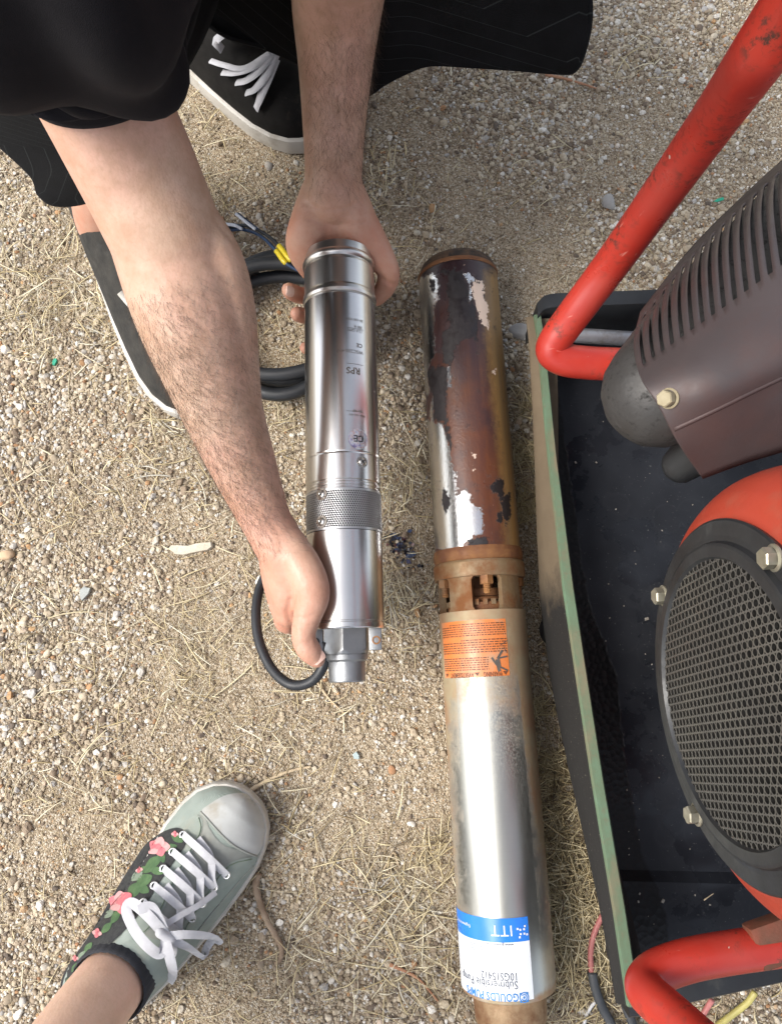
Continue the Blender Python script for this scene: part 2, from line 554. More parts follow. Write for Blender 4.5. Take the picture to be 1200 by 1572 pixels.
def build_straw():
    X, Y, L, W, A, H, T = [], [], [], [], [], [], []
    def put(x, y, l, w, h, tone, ang=None):
        n = len(x)
        X.append(x); Y.append(y); L.append(l); W.append(w); H.append(h); T.append(tone)
        A.append(rng.uniform(0, 2 * PI, n) if ang is None else ang)
    # thin litter everywhere, thicker where the noise says
    x, y = in_view(26500, .06)
    p = fbm(x * 4 + 11, y * 4 + 2, 77, 4)
    bias = np.where((x > .0) & (y > .35), -.10, .03)
    k = rng.random(len(x)) < np.clip((p + bias - .42) * 1.6, .02, 1)
    x, y = x[k], y[k]; n = len(x)
    put(x, y, rng.gamma(2.2, .0052, n) + .004, rng.uniform(.00025, .0009, n), rng.uniform(.0006, .004, n), rng.beta(3.4, 2, n))
    # tufts and mats that the photograph shows
    mats = [  # px, py, spread px, count, tone shift, length
        (70, 430, 75, 330, .0, 1.4), (40, 500, 60, 150, .0, 1.3), (130, 500, 60, 160, .05, 1.3), (160, 460, 30, 60, .1, 1.0), (150, 760, 60, 90, .05, 1.2), (60, 770, 60, 80, .05, 1.1),
        (310, 1000, 55, 190, .05, 1.3), (230, 700, 60, 110, 0, 1.3), (340, 740, 45, 100, .0, 1.2), (90, 960, 60, 70, .1, 1.3), (290, 1060, 40, 110, 0, .9),
        (610, 920, 34, 190, .12, 1.15), (600, 760, 30, 90, .05, 1.0), (640, 720, 25, 90, .0, 1.0), (620, 960, 40, 100, .05, 1.2),
        (470, 1000, 60, 90, .0, 1.1), (500, 1080, 50, 70, .0, 1.2), (660, 1310, 30, 170, -.15, .9), (600, 1330, 60, 170, .05, 1.3), (620, 1400, 60, 190, .05, 1.3),
        (560, 1500, 80, 150, .05, 1.4), (450, 1480, 70, 130, .0, 1.3), (470, 1250, 60, 120, .0, 1.1), (300, 600, 30, 40, .0, 1.0),
        (860, 1250, 36, 330, -.14, 1.1), (870, 1340, 40, 420, -.12, 1.2), (880, 1420, 45, 460, -.10, 1.2), (890, 1500, 60, 480, -.08, 1.2), (850, 1180, 26, 200, -.2, 1.0),
        (812, 620, 16, 90, -.05, 1.0), (808, 700, 16, 130, -.1, 1.1), (806, 780, 15, 150, -.2, 1.0), (820, 1090, 20, 120, -.2, .9), (420, 520, 60, 90, -.1, 1.0), (430, 660, 40, 80, .0, 1.0),
        (620, 330, 60, 60, .0, 1.2), (600, 260, 40, 60, .0, 1.0), (300, 180, 40, 60, .0, 1.0), (350, 280, 40, 50, .0, 1.0), (1140, 1540, 60, 40, 0, .9), (990, 80, 50, 40, .0, 1.2), (240, 640, 30, 40, .1, 1.2),
        (340, 910, 70, 90, .02, 1.3), (400, 1130, 60, 70, .02, 1.2), (140, 1100, 80, 70, .05, 1.3), (60, 1230, 60, 60, .05, 1.2), (170, 1210, 60, 60, .05, 1.0), (380, 1330, 30, 60, 0, .9), (640, 1500, 40, 120, .05, 1.3)]
    for px, py, sp, cnt, ts, ll in mats:
        c = at(px, py, 0); s = sp / FPX * .9
        cnt = int(cnt * (.5 if px < 800 else .95))
        x = rng.normal(c.x, s * .75, cnt); y = rng.normal(c.y, s * .75, cnt)
        main = rng.uniform(0, PI)
        put(x, y, (rng.gamma(2.2, .0082, cnt) + .006) * ll, rng.uniform(.0003, .0011, cnt), rng.uniform(.001, .008, cnt), np.clip(rng.beta(3.6, 1.9, cnt) + ts, 0, 1), rng.normal(main, 1.1, cnt))
    c = [np.concatenate(q) for q in (X, Y, L, W, A, H, T)]
    straw_mesh('dry_grass', c[0], c[1], c[2], c[3], c[4], c[5], c[6], 'broken dry straw and dead grass littering the soil', 'dry grass')
build_straw()

# ------------------------------------------------------------------ pump materials
def steel_material(name, base=(.58, .57, .56), rough=.2, grain=.12, dust=0.0, speck=0.0, stain=None, stain_amt=0.0, aniso=.0):
    """polished tube: fine turning marks run round local Z"""
    m, nt, b = newmat(name)
    N = NB(nt)
    g1 = N.noise(1, 5, .6, N.mapping((6, 6, 1800)))
    g2 = N.noise(1, 3, .5, N.mapping((20, 20, 4)))
    col = N.mix(N.ramp(g1, [(.3, 0), (.7, 1)]), base, tuple(q * .95 for q in base))
    r = N.math('ADD', N.math('MULTIPLY', g1, .05), N.math('ADD', N.math('MULTIPLY', g2, .08), rough - .065))
    metal = None
    if speck > 0 or stain:
        fine = N.noise(620, 5, .7)
        big = N.noise(14, 5, .6, N.mapping((1, 1, .35)))
        dm = N.math('MULTIPLY', N.ramp(fine, [(.42, 0), (.62, 1)]), N.ramp(big, [(.38, 0), (.7, 1)]))
        dm = N.math('MULTIPLY', dm, N.math('ADD', N.math('MULTIPLY', N.attr('stain').outputs['Fac'], .6), speck))
        col = N.mix(dm, col, (.46, .43, .36))
        dark = N.math('MULTIPLY', N.ramp(N.noise(330, 3, .5), [(.735, 0), (.76, .8)]), N.ramp(N.noise(30, 3), [(.5, 0), (.66, 1)]))
        col = N.mix(dark, col, (.05, .045, .04))
        met = N.math('SUBTRACT', 1.0, N.math('MAXIMUM', dm, dark))
        r = N.math('ADD', r, N.math('MULTIPLY', dm, .45))
        if stain:
            at_ = N.attr('stain').outputs['Fac']
            sm = N.math('ADD', at_, N.math('MULTIPLY', N.math('SUBTRACT', N.noise(55, 6, .65), .5), 1.1))
            sm = N.math('MULTIPLY', N.ramp(sm, [(.32, 0), (.85, 1)]), stain_amt)
            sc = N.mix(N.ramp(N.noise(35, 5), [(.35, 0), (.65, 1)]), stain, (.30, .145, .05))
            col = N.mix(sm, col, sc)
            met = N.math('MULTIPLY', met, N.math('SUBTRACT', 1.0, N.math('MULTIPLY', sm, .75)))
            r = N.math('ADD', r, N.math('MULTIPLY', sm, .35))
        N.l(met, b.inputs['Metallic'])
    else:
        setv(b, metal=1.0)
    N.l(col, b.inputs['Base Color'])
    N.l(r, b.inputs['Roughness'])
    if aniso:
        setv(b, aniso=aniso)
        tg = N.n('ShaderNodeTangent', direction_type='RADIAL', axis='Z')
        N.l(tg.outputs[0], b.inputs['Tangent'])
    N.l(N.bump(g1, grain, .0002), b.inputs['Normal'])
    return m

M_STEEL = steel_material('brushed_stainless', base=(.62, .605, .59), rough=.25, grain=.012)
M_STEEL_ROLL = steel_material('rolled_stainless', base=(.64, .625, .60), rough=.3, grain=.01)
M_CAST = simple('cast_stainless', (.30, .31, .32), (.25, .26, .27), 60, .42, .08, .85, .35, 900, .0004)
M_SCREEN = simple('perforated_steel', (.50, .50, .51), (.42, .42, .43), 60, .36, .06, .9)
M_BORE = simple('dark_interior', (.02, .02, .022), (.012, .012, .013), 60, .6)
M_SCREW = simple('plated_screw', (.58, .56, .52), (.45, .43, .4), 300, .3, .1, 1.0)
M_RUBBER = simple('black_cable_rubber', (.010, .012, .015), (.016, .018, .022), 30, .52, .1, 0, .15, 900, .0003)
M_ETCH = simple('etched_marking', (.10, .085, .075), (.14, .12, .10), 400, .6, .1, .3)
M_PRINTBLACK = simple('black_print', (.03, .03, .035), None, 100, .5)
M_RUST = simple('rusty_casting', (.17, .07, .025), (.31, .15, .05), 45, .72, .15, .15, .5, 320, .001, dirt=(.24, .19, .13), dscale=38, dlim=(.55, .75))
M_RUSTDARK = simple('dark_rust', (.13, .05, .022), (.22, .10, .035), 60, .75, .12, .1, .6, 300, .001)
M_DULLCAST = simple('stained_casting', (.20, .13, .065), (.25, .195, .125), 34, .6, .15, .35, .5, 300, .001, dirt=(.19, .075, .025), dscale=26, dlim=(.42, .62))

def text_pts(body, size, bold=False, spacing=1.0, align='LEFT', ext=0.0):
    """triangulated outline of a line of lettering: points and faces in its own plane"""
    cu = bpy.data.curves.new('lettering', 'FONT')
    cu.body = body; cu.size = size; cu.align_x = align
    cu.space_character = spacing
    cu.resolution_u = 2
    cu.fill_mode = 'FRONT'
    if bold: cu.offset = size * .016
    o = bpy.data.objects.new('lettering', cu)
    COL.objects.link(o)
    dg = bpy.context.evaluated_depsgraph_get()
    me = o.evaluated_get(dg).to_mesh()
    P = [v.co.copy() for v in me.vertices]
    F = [tuple(p.vertices) for p in me.polygons]
    o.evaluated_get(dg).to_mesh_clear()
    bpy.data.objects.remove(o); bpy.data.curves.remove(cu)
    return P, F

class Cyl:
    """a lying cylinder: local Z runs from the far end to the near end, local X points up"""
    def __init__(s, A, B, r):
        s.A, s.B, s.r = Vector(A), Vector(B), r
        s.M = frame(A, s.B - s.A, (0, 0, 1))
        s.Mi = s.M.inverted()
        s.L = (s.B - s.A).length
    def hit(s, px, py, r=None):
        """(axial distance, angle) where pixel meets the tube; angle 0 = up, + = image left"""
        r = r or s.r
        o = s.Mi @ Vector((0, 0, CAMH)); d = s.Mi.to_3x3() @ ray(px, py)
        a = d.x**2 + d.y**2; b = 2*(o.x*d.x + o.y*d.y); c = o.x**2 + o.y**2 - r*r
        D = max(b*b - 4*a*c, 0)
        t = (-b - math.sqrt(D)) / (2*a)
        p = o + d*t
        return p.z, math.atan2(p.y, p.x)
    def p(s, z, th, r=None):
        r = r or s.r
        return Vector((r*math.cos(th), r*math.sin(th), z))
    def patch(s, mb, z0, z1, t0, t1, r, nz=6, nt=16, rim=.0003, skew=None):
        """a curved label: thin sheet with edge thickness"""
        g = []
        for i in range(nz + 1):
            row = []
            for j in range(nt + 1):
                u, v = i/nz, j/nt
                th = t0 + (t1-t0)*v
                z = z0 + (z1-z0)*u
                if skew: z += skew*(v-.5)
                row.append(s.p(z, th, r))
            g.append(row)
        mb.rings(g, closed=False, flip=(t1 > t0) != (z1 > z0))
    def text(s, mb, body, size, z, th, r, xs=1.0, **kw):
        """lettering wrapped on the tube; reads from the far side (upside down in the picture)"""
        P, F = text_pts(body, size, **kw)
        mb.add([s.p(z + q.y, th + q.x * xs / r, r) for q in P], F)
    def bar(s, mb, z, th, w, h, r):
        n = max(2, int(w / r / .12) + 2)
        g = [[s.p(z + e, th + w / r * j / (n-1), r) for j in range(n)] for e in (0, h)]
        mb.rings(g, closed=False)

# ------------------------------------------------------------------ the new pump, held by the kneeling man
NP = Cyl(at(520, 394, .15), at(533, 1046, .148), .038)

def new_pump():
    C = NP
    root = empty('submersible_pump', C.M, 'shiny new stainless steel well pump held up in two bare hands', 'pump')
    z = lambda py, r=None: C.hit(527, py, r)[0]
    zl1, zl2, zl3 = z(437), z(446), z(694)
    zb0, zb1 = z(748), z(811)
    ze = z(962)
    R = .038
    # motor shell
    mb = MB()
    mb.lathe([(zl2 - .0005, R - .002), (zl2 + .001, R), (z(690), R), (z(691), R - .0005), (z(693), R - .0005), (z(694), R), (z(733), R), (z(734.5), R - .0012), (z(737), R - .0012), (z(738.5), R), (z(742), R), (z(743), R - .0009), (z(745), R - .0009), (z(746), R), (zb0 - .0005, R), (zb0, R - .002)], 96)
    mb.build('motor_housing', M_STEEL, root, 40)
    # collar at the far end: rolled bead and lip
    c0 = 0.0
    mb = MB()
    mb.lathe([(c0 + .004, .002), (c0 + .004, R - .005), (c0, R - .004), (c0 - .0005, R - .0025), (c0 + .0008, R - .0008), (c0 + .009, R - .0006), (c0 + .011, R + .0009), (c0 + .0135, R + .0014), (c0 + .016, R + .0006), (c0 + .0175, R - .0012), (c0 + .0195, R - .0012), (c0 + .021, R - .0002), (zl1 - .004, R - .0002), (zl1 - .002, R + .0010), (zl1 + .002, R + .0014), (zl1 + .005, R + .0008), (zl1 + .0065, R - .0018)], 96)
    mb.build('end_collar', M_STEEL_ROLL, root, 40)
    # lower shell with thin ring
    mb = MB()
    mb.lathe([(zb1 + .0002, R - .002), (zb1 + .0006, R), (z(951), R), (z(952), R - .0008), (z(953.5), R - .0008), (z(954.5), R), (ze, R), (ze + .0012, R - .001), (ze + .0012, .012)], 96)
    mb.build('pump_housing', M_STEEL, root, 40)
    # strainer: perforated sheet, every hole real, over a dark core
    mb = MB(); nh, cell = 96, 2*PI/96
    hz = cell * R * .866
    rows = int((zb1 - zb0 - .003) / hz)
    pad = (zb1 - zb0 - rows * hz) / 2
    for rr, thk in ((R + .0003, 1),):
        for i in range(rows):
            for j in range(nh):
                cz = zb0 + pad + (i + .5) * hz; ct = (j + (.5 if i % 2 else 0)) * cell
                out = []; inn = []
                for k in range(6):
                    a = PI/6 + k * PI/3
                    dt, dz = math.cos(a) * cell / 1.732, math.sin(a) * hz / 1.5
                    out.append(C.p(cz + dz, ct + dt, rr))
                    inn.append(C.p(cz + dz * .74, ct + dt * .74, rr - .0001))
                deep = [v * ((rr - .0012) / rr) for v in inn]
                for q, s_ in zip(deep, inn): q.z = s_.z
                mb.rings([out, inn, deep], flip=False)
    mb.build('strainer_band', M_SCREEN, root, 0)
    mb = MB()
    mb.lathe([(zb0, R + .0003), (zb0 + pad + .0002, R + .0003)], 96)
    mb.lathe([(zb1 - pad - .0002, R + .0003), (zb1, R + .0003)], 96)
    mb.build('strainer_rim', M_SCREEN, root, 40)
    mb = MB(); mb.lathe([(zb0, R - .003), (zb1, R - .003)], 64)
    mb.build('strainer_core', M_BORE, root)
    # screws
    def screw(px, py, r0, hr):
        zz, th = C.hit(px, py)
        q = C.p(zz, th, r0)
        Ms = frame(q, Vector((math.cos(th), math.sin(th), 0)), (0, 0, 1))
        mb = MB(); mb.lathe([(0, hr), (.0008, hr), (.0016, hr * .82), (.002, hr * .5), (.0016, hr * .3), (.0012, .0001)], 20, Ms)
        mb.lathe([(0, hr * 1.5), (.0003, hr * 1.5), (.0003, hr)], 20, Ms)
        mb.xf(Matrix.Identity(4))
        o = mb.build('screw', M_SCREW, root, 35)
        s2 = MB()
        for a in (0, PI/2):
            s2.box((0, 0, 0), (hr * 1.2, hr * .2, .0004), Matrix.Rotation(a + .6, 3, 'Z'))
        s2.xf(Ms @ Matrix.Translation((0, 0, .0019)))
        s2.build('recess', M_BORE, o)
    screw(494, 759, R + .0006, .0042)
    screw(494, 801, R + .0006, .0042)
    screw(556, 709, R - .0001, .0040)
    # discharge head: six-sided casting, neck, ears
    z0, z1, z2, z3 = ze + .001, z(1000, .02), z(1016, .02), C.L + .0005
    HR = .0238
    mb = MB(); ring = []
    for zz, rr in ((z0, HR), (z1 - .002, HR)):
        ring.append([Vector((rr*math.cos(PI/6*0 + k*PI/3 + .25), rr*math.sin(k*PI/3 + .25), zz)) for k in range(6)])
    # chamfered six-sided block: intersect of hexagon and cone, sampled round
    prof = []
    for zz in np.linspace(z0, z1 + .005, 18):
        cone = HR + .0006 if zz < z1 - .003 else HR + .0006 - (zz - z1 + .003) * .62
        rr = []
        for k in range(72):
            a = k * 2*PI/72
            am = ((a - .10) % (PI/3)) - PI/6
            hexr = HR * math.cos(PI/6) / math.cos(am)
            rr.append(Vector((min(hexr, cone)*math.cos(a), min(hexr, cone)*math.sin(a), float(zz))))
        prof.append(rr)
    mb.rings(prof, cap0=True, cap1=True)
    mb.build('hex_head', M_CAST, root, 22)
    mb = MB(); mb.lathe([(z1 + .003, .0215), (z2 - .002, .0205), (z2, .0182), (z3 - .001, .0178), (z3, .0172), (z3 + .0003, .0152), (z3 - .012, .0150), (z3 - .012, .0005)], 56)
    mb.build('outlet_neck', M_CAST, root, 35)
    for px, w, side in ((568, .0125, -1), (496, .0125, 1)):
        zz, th = C.hit(px, 980, .03)
        mb = MB()
        mb.box((.006, side * .0285, z0 + .0105), (.009, w, .021), bevel=.0012)
        ear = mb.build('bracket_ear', M_CAST, root, 40)
        s2 = MB(); s2.lathe([(0, .0042), (.0006, .0042), (.0006, .0028), (-.0003, .0026), (-.0003, .0001)], 20, frame((.0106, side * .0295, z0 + .0115), (1, 0, 0), (0, 0, 1)))
        s2.build('screw', M_RUST if side < 0 else M_BORE, ear, 35)
    # engraved lines of lettering, upside down in the picture
    rr = R + .00022
    def line(name, items, col=M_ETCH):
        for body, px, py, size, kw in items:
            mb = MB()
            zz, th = C.hit(px, py)
            C.text(mb, body, size, zz, th, rr, **kw)
            mb.build(name, col, root, 0)
    line('engraved_text', [
        ('RPS', 553, 566, .0098, dict(bold=True)), ('WSC200-417', 557, 540, .0052, {}), ('CE', 556, 529, .0058, dict(bold=True)),
        ('12.0 GPM', 556, 508, .0042, {}), ('300 ft', 556, 502, .0042, {}), ('30-150 VDC', 557, 492, .0040, {}), ('3.0 HP', 556, 630, .0040, {}), ('Not run dry', 560, 638, .0036, {})])
    for px, py, w in ((557, 561, .018), (557, 507, .018), (557, 633, .018)):
        mb = MB()
        zz, th = C.hit(px, py)
        C.bar(mb, zz, th, w, .0004, rr)
        mb.build('engraved_rule', M_ETCH, root, 0)
    # round holographic sticker with CE letters
    zz, th = C.hit(550, 674)
    m, nt, b = newmat('holographic_film')
    N = NB(nt)
    w = N.noise(260, 3, .6)
    N.l(N.ramp(w, [(.3, (.10, .10, .2)), (.42, (.34, .30, .44)), (.5, (.50, .56, .58)), (.58, (.46, .32, .32)), (.7, (.18, .24, .3))]), b.inputs['Base Color'])
    setv(b, rough=.25, metal=.6)
    mb = MB(); rs = .0105
    cen = C.p(zz, th, R + .0003); ringp = [C.p(zz + rs*math.sin(a), th + rs*math.cos(a)/R, R + .0003) for a in np.linspace(0, 2*PI, 28, endpoint=False)]
    mb.add([cen] + ringp, [(0, 1 + (k + 1) % 28, 1 + k) for k in range(28)][::1])
    st = mb.build('round_sticker', m, root, 0)
    mb = MB(); C.text(mb, 'CE', .0095, zz - .0035, th - .0062 / R, R + .0006, bold=True)
    mb.build('sticker_letters', M_PRINTBLACK, st, 0)
    # power cable looping out of the head past the thumb
    pts = [C.Mi @ at(px, py, zz_) for px, py, zz_ in ((500, 985, .155), (497, 1020, .150), (478, 1046, .145), (447, 1051, .14), (418, 1028, .13), (398, 985, .12), (393, 940, .11), (400, 900, .10), (418, 870, .095), (445, 845, .09), (470, 830, .09), (490, 822, .1))]
    mb = MB(); mb.tube(spline(pts, 9), .0051, 14)
    mb.build('power_cable', M_RUBBER, root, 180)
    return root
new_pump()

# ------------------------------------------------------------------ the old pump lying on the soil
_a, _b = at(704, 450, .05), at(776, 1450, .05)
_d = (_b - _a).normalized()
OPR = .048
_A = _a + _d * ((at(704, 404, .05).y - _a.y) / _d.y)
OP = Cyl(_A, _b, OPR)

def poly_sd(P, Q):
    """signed distance (positive inside) of points P (n,2) to polygon Q (k,2)"""
    Q = np.asarray(Q, float); n = len(Q)
    d = np.full(len(P), 1e9); ins = np.zeros(len(P), bool)
    for i in range(n):
        a, b = Q[i], Q[(i + 1) % n]
        e = b - a; w = P - a
        t = np.clip((w @ e) / max(e @ e, 1e-12), 0, 1)
        d = np.minimum(d, np.hypot(*(w - t[:, None] * e).T))
        c = ((a[1] > P[:, 1]) != (b[1] > P[:, 1]))
        with np.errstate(divide='ignore', invalid='ignore'):
            xi = (b[0]-a[0]) * (P[:, 1]-a[1]) / (b[1]-a[1] + 1e-15) + a[0]
        ins ^= c & (P[:, 0] < xi)
    return np.where(ins, d, -d)

def flaking_material():
    """varnish flaking off a chromed motor shell: masks carry the flake outlines, noise frays them"""
    m, nt, b = newmat('flaked_motor_coating')
    N = NB(nt)
    fray = N.math('ADD', N.math('SUBTRACT', N.noise(130, 7, .72), .5), N.math('MULTIPLY', N.math('SUBTRACT', N.noise(420, 3, .6), .5), .45))
    def mask(nm, amp=.021, soft=.0004):
        d = N.math('ADD', N.attr(nm).outputs['Fac'], N.math('MULTIPLY', fray, amp))
        mr = N.n('ShaderNodeMapRange')
        mr.inputs['From Min'].default_value = -soft; mr.inputs['From Max'].default_value = soft
        N.l(d, mr.inputs['Value'])
        return mr.outputs[0]
    chrome, black, primer, ochre = mask('chrome'), mask('black'), mask('primer'), mask('ochre', .020, .008)
    streak = N.noise(1, 5, .6, N.mapping((90, 90, 5)))
    brown = N.ramp(streak, [(.25, (.025, .012, .013)), (.42, (.050, .019, .014)), (.55, (.085, .032, .016)), (.7, (.12, .050, .022)), (.85, (.07, .042, .04))])
    mott = N.noise(26, 6, .65)
    sz = N.n('ShaderNodeSeparateXYZ'); N.l(N.co, sz.inputs[0])
    hz_ = N.math('ADD', N.math('MULTIPLY', sz.outputs[2], 4.0), N.math('MULTIPLY', N.math('SUBTRACT', N.noise(12, 4), .5), .9))
    brown = N.mix(N.ramp(hz_, [(.25, .85), (.75, 0)]), brown, (.020, .011, .015))
    brown = N.mix(N.ramp(hz_, [(.7, 0), (1.0, .6)]), brown, (.13, .042, .018))
    brown = N.mix(N.ramp(mott, [(.4, 0), (.7, .8)]), brown, (.028, .014, .019))
    och = N.mix(N.ramp(streak, [(.3, 0), (.7, 1)]), (.30, .165, .045), (.17, .115, .06))
    col = N.mix(ochre, brown, och)
    chips = N.ramp(N.noise(120, 4, .6), [(.735, 0), (.75, 1)])
    col = N.mix(chips, col, (.62, .45, .33))
    col = N.mix(primer, col, (.60, .47, .38))
    col = N.mix(chrome, col, (.66, .66, .66))
    speck = N.math('MULTIPLY', N.ramp(N.noise(300, 4, .6), [(.62, 0), (.66, 1)]), chrome)
    speck = N.math('MULTIPLY', speck, N.ramp(N.noise(40, 3), [(.46, 0), (.6, 1)]))
    col = N.mix(speck, col, (.02, .015, .012))
    scab = N.math('MULTIPLY', N.ramp(N.noise(75, 7, .75), [(.60, 0), (.625, 1)]), N.ramp(hz_, [(.2, 1), (.8, .35)]))
    scab = N.math('MULTIPLY', scab, N.math('SUBTRACT', 1.0, chrome))
    black = N.math('MAXIMUM', black, N.math('MULTIPLY', scab, .85))
    col = N.mix(black, col, N.mix(mott, (.007, .006, .007), (.018, .012, .014)))
    N.l(col, b.inputs['Base Color'])
    met = N.math('MULTIPLY', N.math('MULTIPLY', chrome, N.math('SUBTRACT', 1.0, black)), N.math('SUBTRACT', 1.0, speck))
    N.l(met, b.inputs['Metallic'])
    r = N.mix(chrome, N.ramp(mott, [(.3, .24), (.7, .5)]), (.11, .11, .11))
    r = N.mix(black, r, N.ramp(N.noise(90, 5), [(.4, .38), (.6, .75)]))
    r = N.mix(ochre, r, (.55, .55, .55))
    N.l(r, b.inputs['Roughness'])
    h = N.math('ADD', N.math('SUBTRACT', 1.0, chrome), N.math('ADD', N.math('MULTIPLY', black, .9), N.math('MULTIPLY', N.noise(380, 5, .7), .55)))
    N.l(N.bump(h, .7, .0007), b.inputs['Normal'])
    setv(b, spec=.55)
    return m

def old_pump():
    C = OP
    root = empty('submersible_pump', C.M, 'old rusty well pump with peeling dark coating lying on the soil', 'pump')
    z = lambda py, r=None: C.hit(705 + (py - 450) * .072, py, r)[0]
    R = OPR
    # ---- motor shell with flaked coating
    zt, zf0 = .020, z(838)
    nz, nt_ = 240, 200
    G = []
    prof = [(zt - .001 + .0005, R - .004)]
    zs = np.linspace(zt, zf0, nz)
    for zz in zs:
        rr = R if zz - zt > .004 else R - .004 * (1 - math.sqrt(max(0, 1 - (1 - (zz - zt)/.004)**2)))
        dent = 0
        G.append([C.p(float(zz), 2*PI*j/nt_ - PI, rr) for j in range(nt_)])
    mb = MB(); mb.rings(G)
    shell = mb.build('motor_shell', flaking_material(), root, 180)
    TH = (np.arange(nt_) * 2*PI/nt_ - PI)
    zz2, tt2 = np.meshgrid(zs, TH, indexing='ij')
    P = np.stack([zz2.ravel(), tt2.ravel() * R], 1)
    def conv(poly):
        out = []
        for x, y in poly:
            px, py = 620 + x/2.967, 370 + y/2.967
            a, th = C.hit(px, py)
            out.append((a, th * R))
        return out
    regions = dict(
        chrome=[[(40,168),(120,160),(150,148),(158,262),(135,300),(140,520),(112,575),(108,640),(118,700),(92,700),(60,600),(40,300)],
                [(262,148),(298,142),(318,172),(300,205),(312,262),(290,285),(296,200)],
                [(190,568),(214,570),(216,662),(197,666)],
                [(60,820),(135,822),(176,832),(206,930),(214,985),(240,1085),(238,1150),(262,1142),(290,1140),(312,1202),(350,1216),(366,1290),(360,1328),(316,1346),(318,1372),(276,1370),(268,1396),(215,1404),(100,1402),(80,1200)],
                [(128,690),(138,700),(132,812),(116,800)]],
        primer=[[(318,172),(356,182),(366,262),(380,300),(382,398),(356,382),(334,318),(312,262),(300,205)],
                [(398,590),(416,584),(414,606),(402,608)], [(312,972),(326,974),(324,986),(312,984)], [(316,1032),(330,1034),(328,1044),(318,1042)]],
        black=[[(150,140),(262,140),(292,200),(298,285),(312,262),(330,320),(338,460),(300,440),(240,470),(214,570),(180,562),(172,430),(204,396),(196,260),(204,160)],
               [(104,585),(150,572),(196,568),(198,640),(192,720),(196,832),(212,900),(218,960),(204,930),(176,830),(136,818),(126,700),(112,640)],
               [(396,1118),(424,1080),(452,1092),(462,1180),(444,1194),(422,1152),(404,1150)], [(446,1160),(482,1148),(486,1236),(466,1302),(448,1252)], [(420,1240),(446,1232),(452,1278),(420,1284)],
               [(176,1130),(196,1140),(214,1200),(190,1240),(174,1200)], [(118,180),(140,178),(132,232),(118,210)], [(290,1366),(330,1345),(380,1350),(370,1386),(300,1394)]],
        ochre=[[(372,150),(500,130),(560,1420),(470,1420),(440,1000),(405,700),(378,400)]])
    for nm, polys in regions.items():
        d = np.full(len(P), -1.0)
        for q in polys:
            d = np.maximum(d, poly_sd(P, conv(q)))
        shell.data.attributes.new(nm, 'FLOAT', 'POINT').data.foreach_set('value', d.astype(np.float32))
    # ---- rusty end bell
    mb = MB()
    mb.lathe([(-.0015, .002), (-.0015, .020), (0, .034), (.003, .040), (.008, .0445), (.014, .0465), (.019, .0470), (.021, .0468)], 64)
    mb.build('end_bell', simple('corroded_end_bell', (.06, .034, .02), (.14, .08, .04), 50, .8, .1, .1, .8, 240, .0015, dirt=(.03, .022, .018), dscale=45, dlim=(.42, .6)), root, 60)
    mb = MB(); mb.lathe([(.0165, .0474), (.0185, .0488), (.0205, .0486), (.022, .0478)], 64)
    mb.build('end_rim', M_RUSTDARK, root, 60)
    # ---- flanges
    zf1, zf2, zf3 = z(856), z(861), z(883)
    mb = MB(); mb.lathe([(zf0 - .001, .046), (zf0 - .001, .0492), (zf0 + .004, .0502), (zf0 + .009, .0500), (zf1, .0485), (zf1 + .0015, .0470)], 72)
    mb.build('motor_flange', M_RUSTDARK, root, 35)
    mb = MB(); mb.lathe([(zf1 + .001, .046), (zf1 + .001, .0496), (zf2, .0510), (zf3 - .002, .0510), (zf3, .0500), (zf3, .030)], 72)
    mb.build('bracket_flange', M_DULLCAST, root, 35)
    # ---- intake cage: posts between the flange and the pump shell, one by one
    zp0, zp1 = zf3 - .0005, z(936)
    post_at = [C.hit(704, 905)[1], C.hit(787, 905)[1]]
    step = abs(post_at[0] - post_at[1])
    ths = [post_at[0] + k * 2*PI/5 for k in range(5)]
    ths[-1] = post_at[1] if abs(step - 2*PI/5) > .05 else ths[-1]
    for th in ths:
        mb = MB(); hw = .30
        r0, r1 = .039, .0468
        sec = []
        for zz, e in ((zp0, .06), (zp0 + .004, .0), (zp1 - .004, .0), (zp1, .06)):
            ring = []
            for j in range(7): ring.append(C.p(zz, th - hw - e + (2*hw + 2*e) * j/6, r1))
            for j in range(6, -1, -1): ring.append(C.p(zz, th - hw - e + (2*hw + 2*e) * j/6, r0))
            sec.append(ring)
        mb.rings(sec, cap0=True, cap1=True)
        mb.build('cage_post', M_DULLCAST, root, 40)
    mb = MB(); mb.lathe([(zp0, .016), (zp0 + .012, .016), (zp0 + .012, .024), (zp0 + .020, .024), (zp0 + .022, .030), (zp1 - .012, .0315), (zp1 - .009, .037), (zp1, .038)], 40)
    mb.build('shaft_coupling', M_RUSTDARK, root, 35)
    mb = MB()
    for k in range(26):
        mb.box(C.p(zp1 - .0095, 2*PI*k/26, .0375), (.003, .0045, .006), Matrix.Rotation(2*PI*k/26, 3, 'Z'))
    mb.build('intake_screen', M_DULLCAST, root, 0)
    # bolts through the flange
    for px, py in ((746, 880), (680, 890), (808, 888), (640, 888)):
        if px in (746, 680): th = C.hit(px, py, .0445)[1]
        elif px == 808: th = C.hit(746, 880, .0445)[1] - PI/2
        else: th = C.hit(746, 880, .0445)[1] + PI
        q = C.p(zf3 - .0003, th, .0425)
        Mb = frame(q, (0, 0, 1), (math.cos(th), math.sin(th), 0))
        mb = MB(); hx = []
        for zz, rr in ((0, .0074), (.0085, .0074), (.0095, .0066)):
            hx.append([Vector((rr*math.cos(k*PI/3), rr*math.sin(k*PI/3), zz)) for k in range(6)])
        mb.rings(hx, cap0=True, cap1=True)
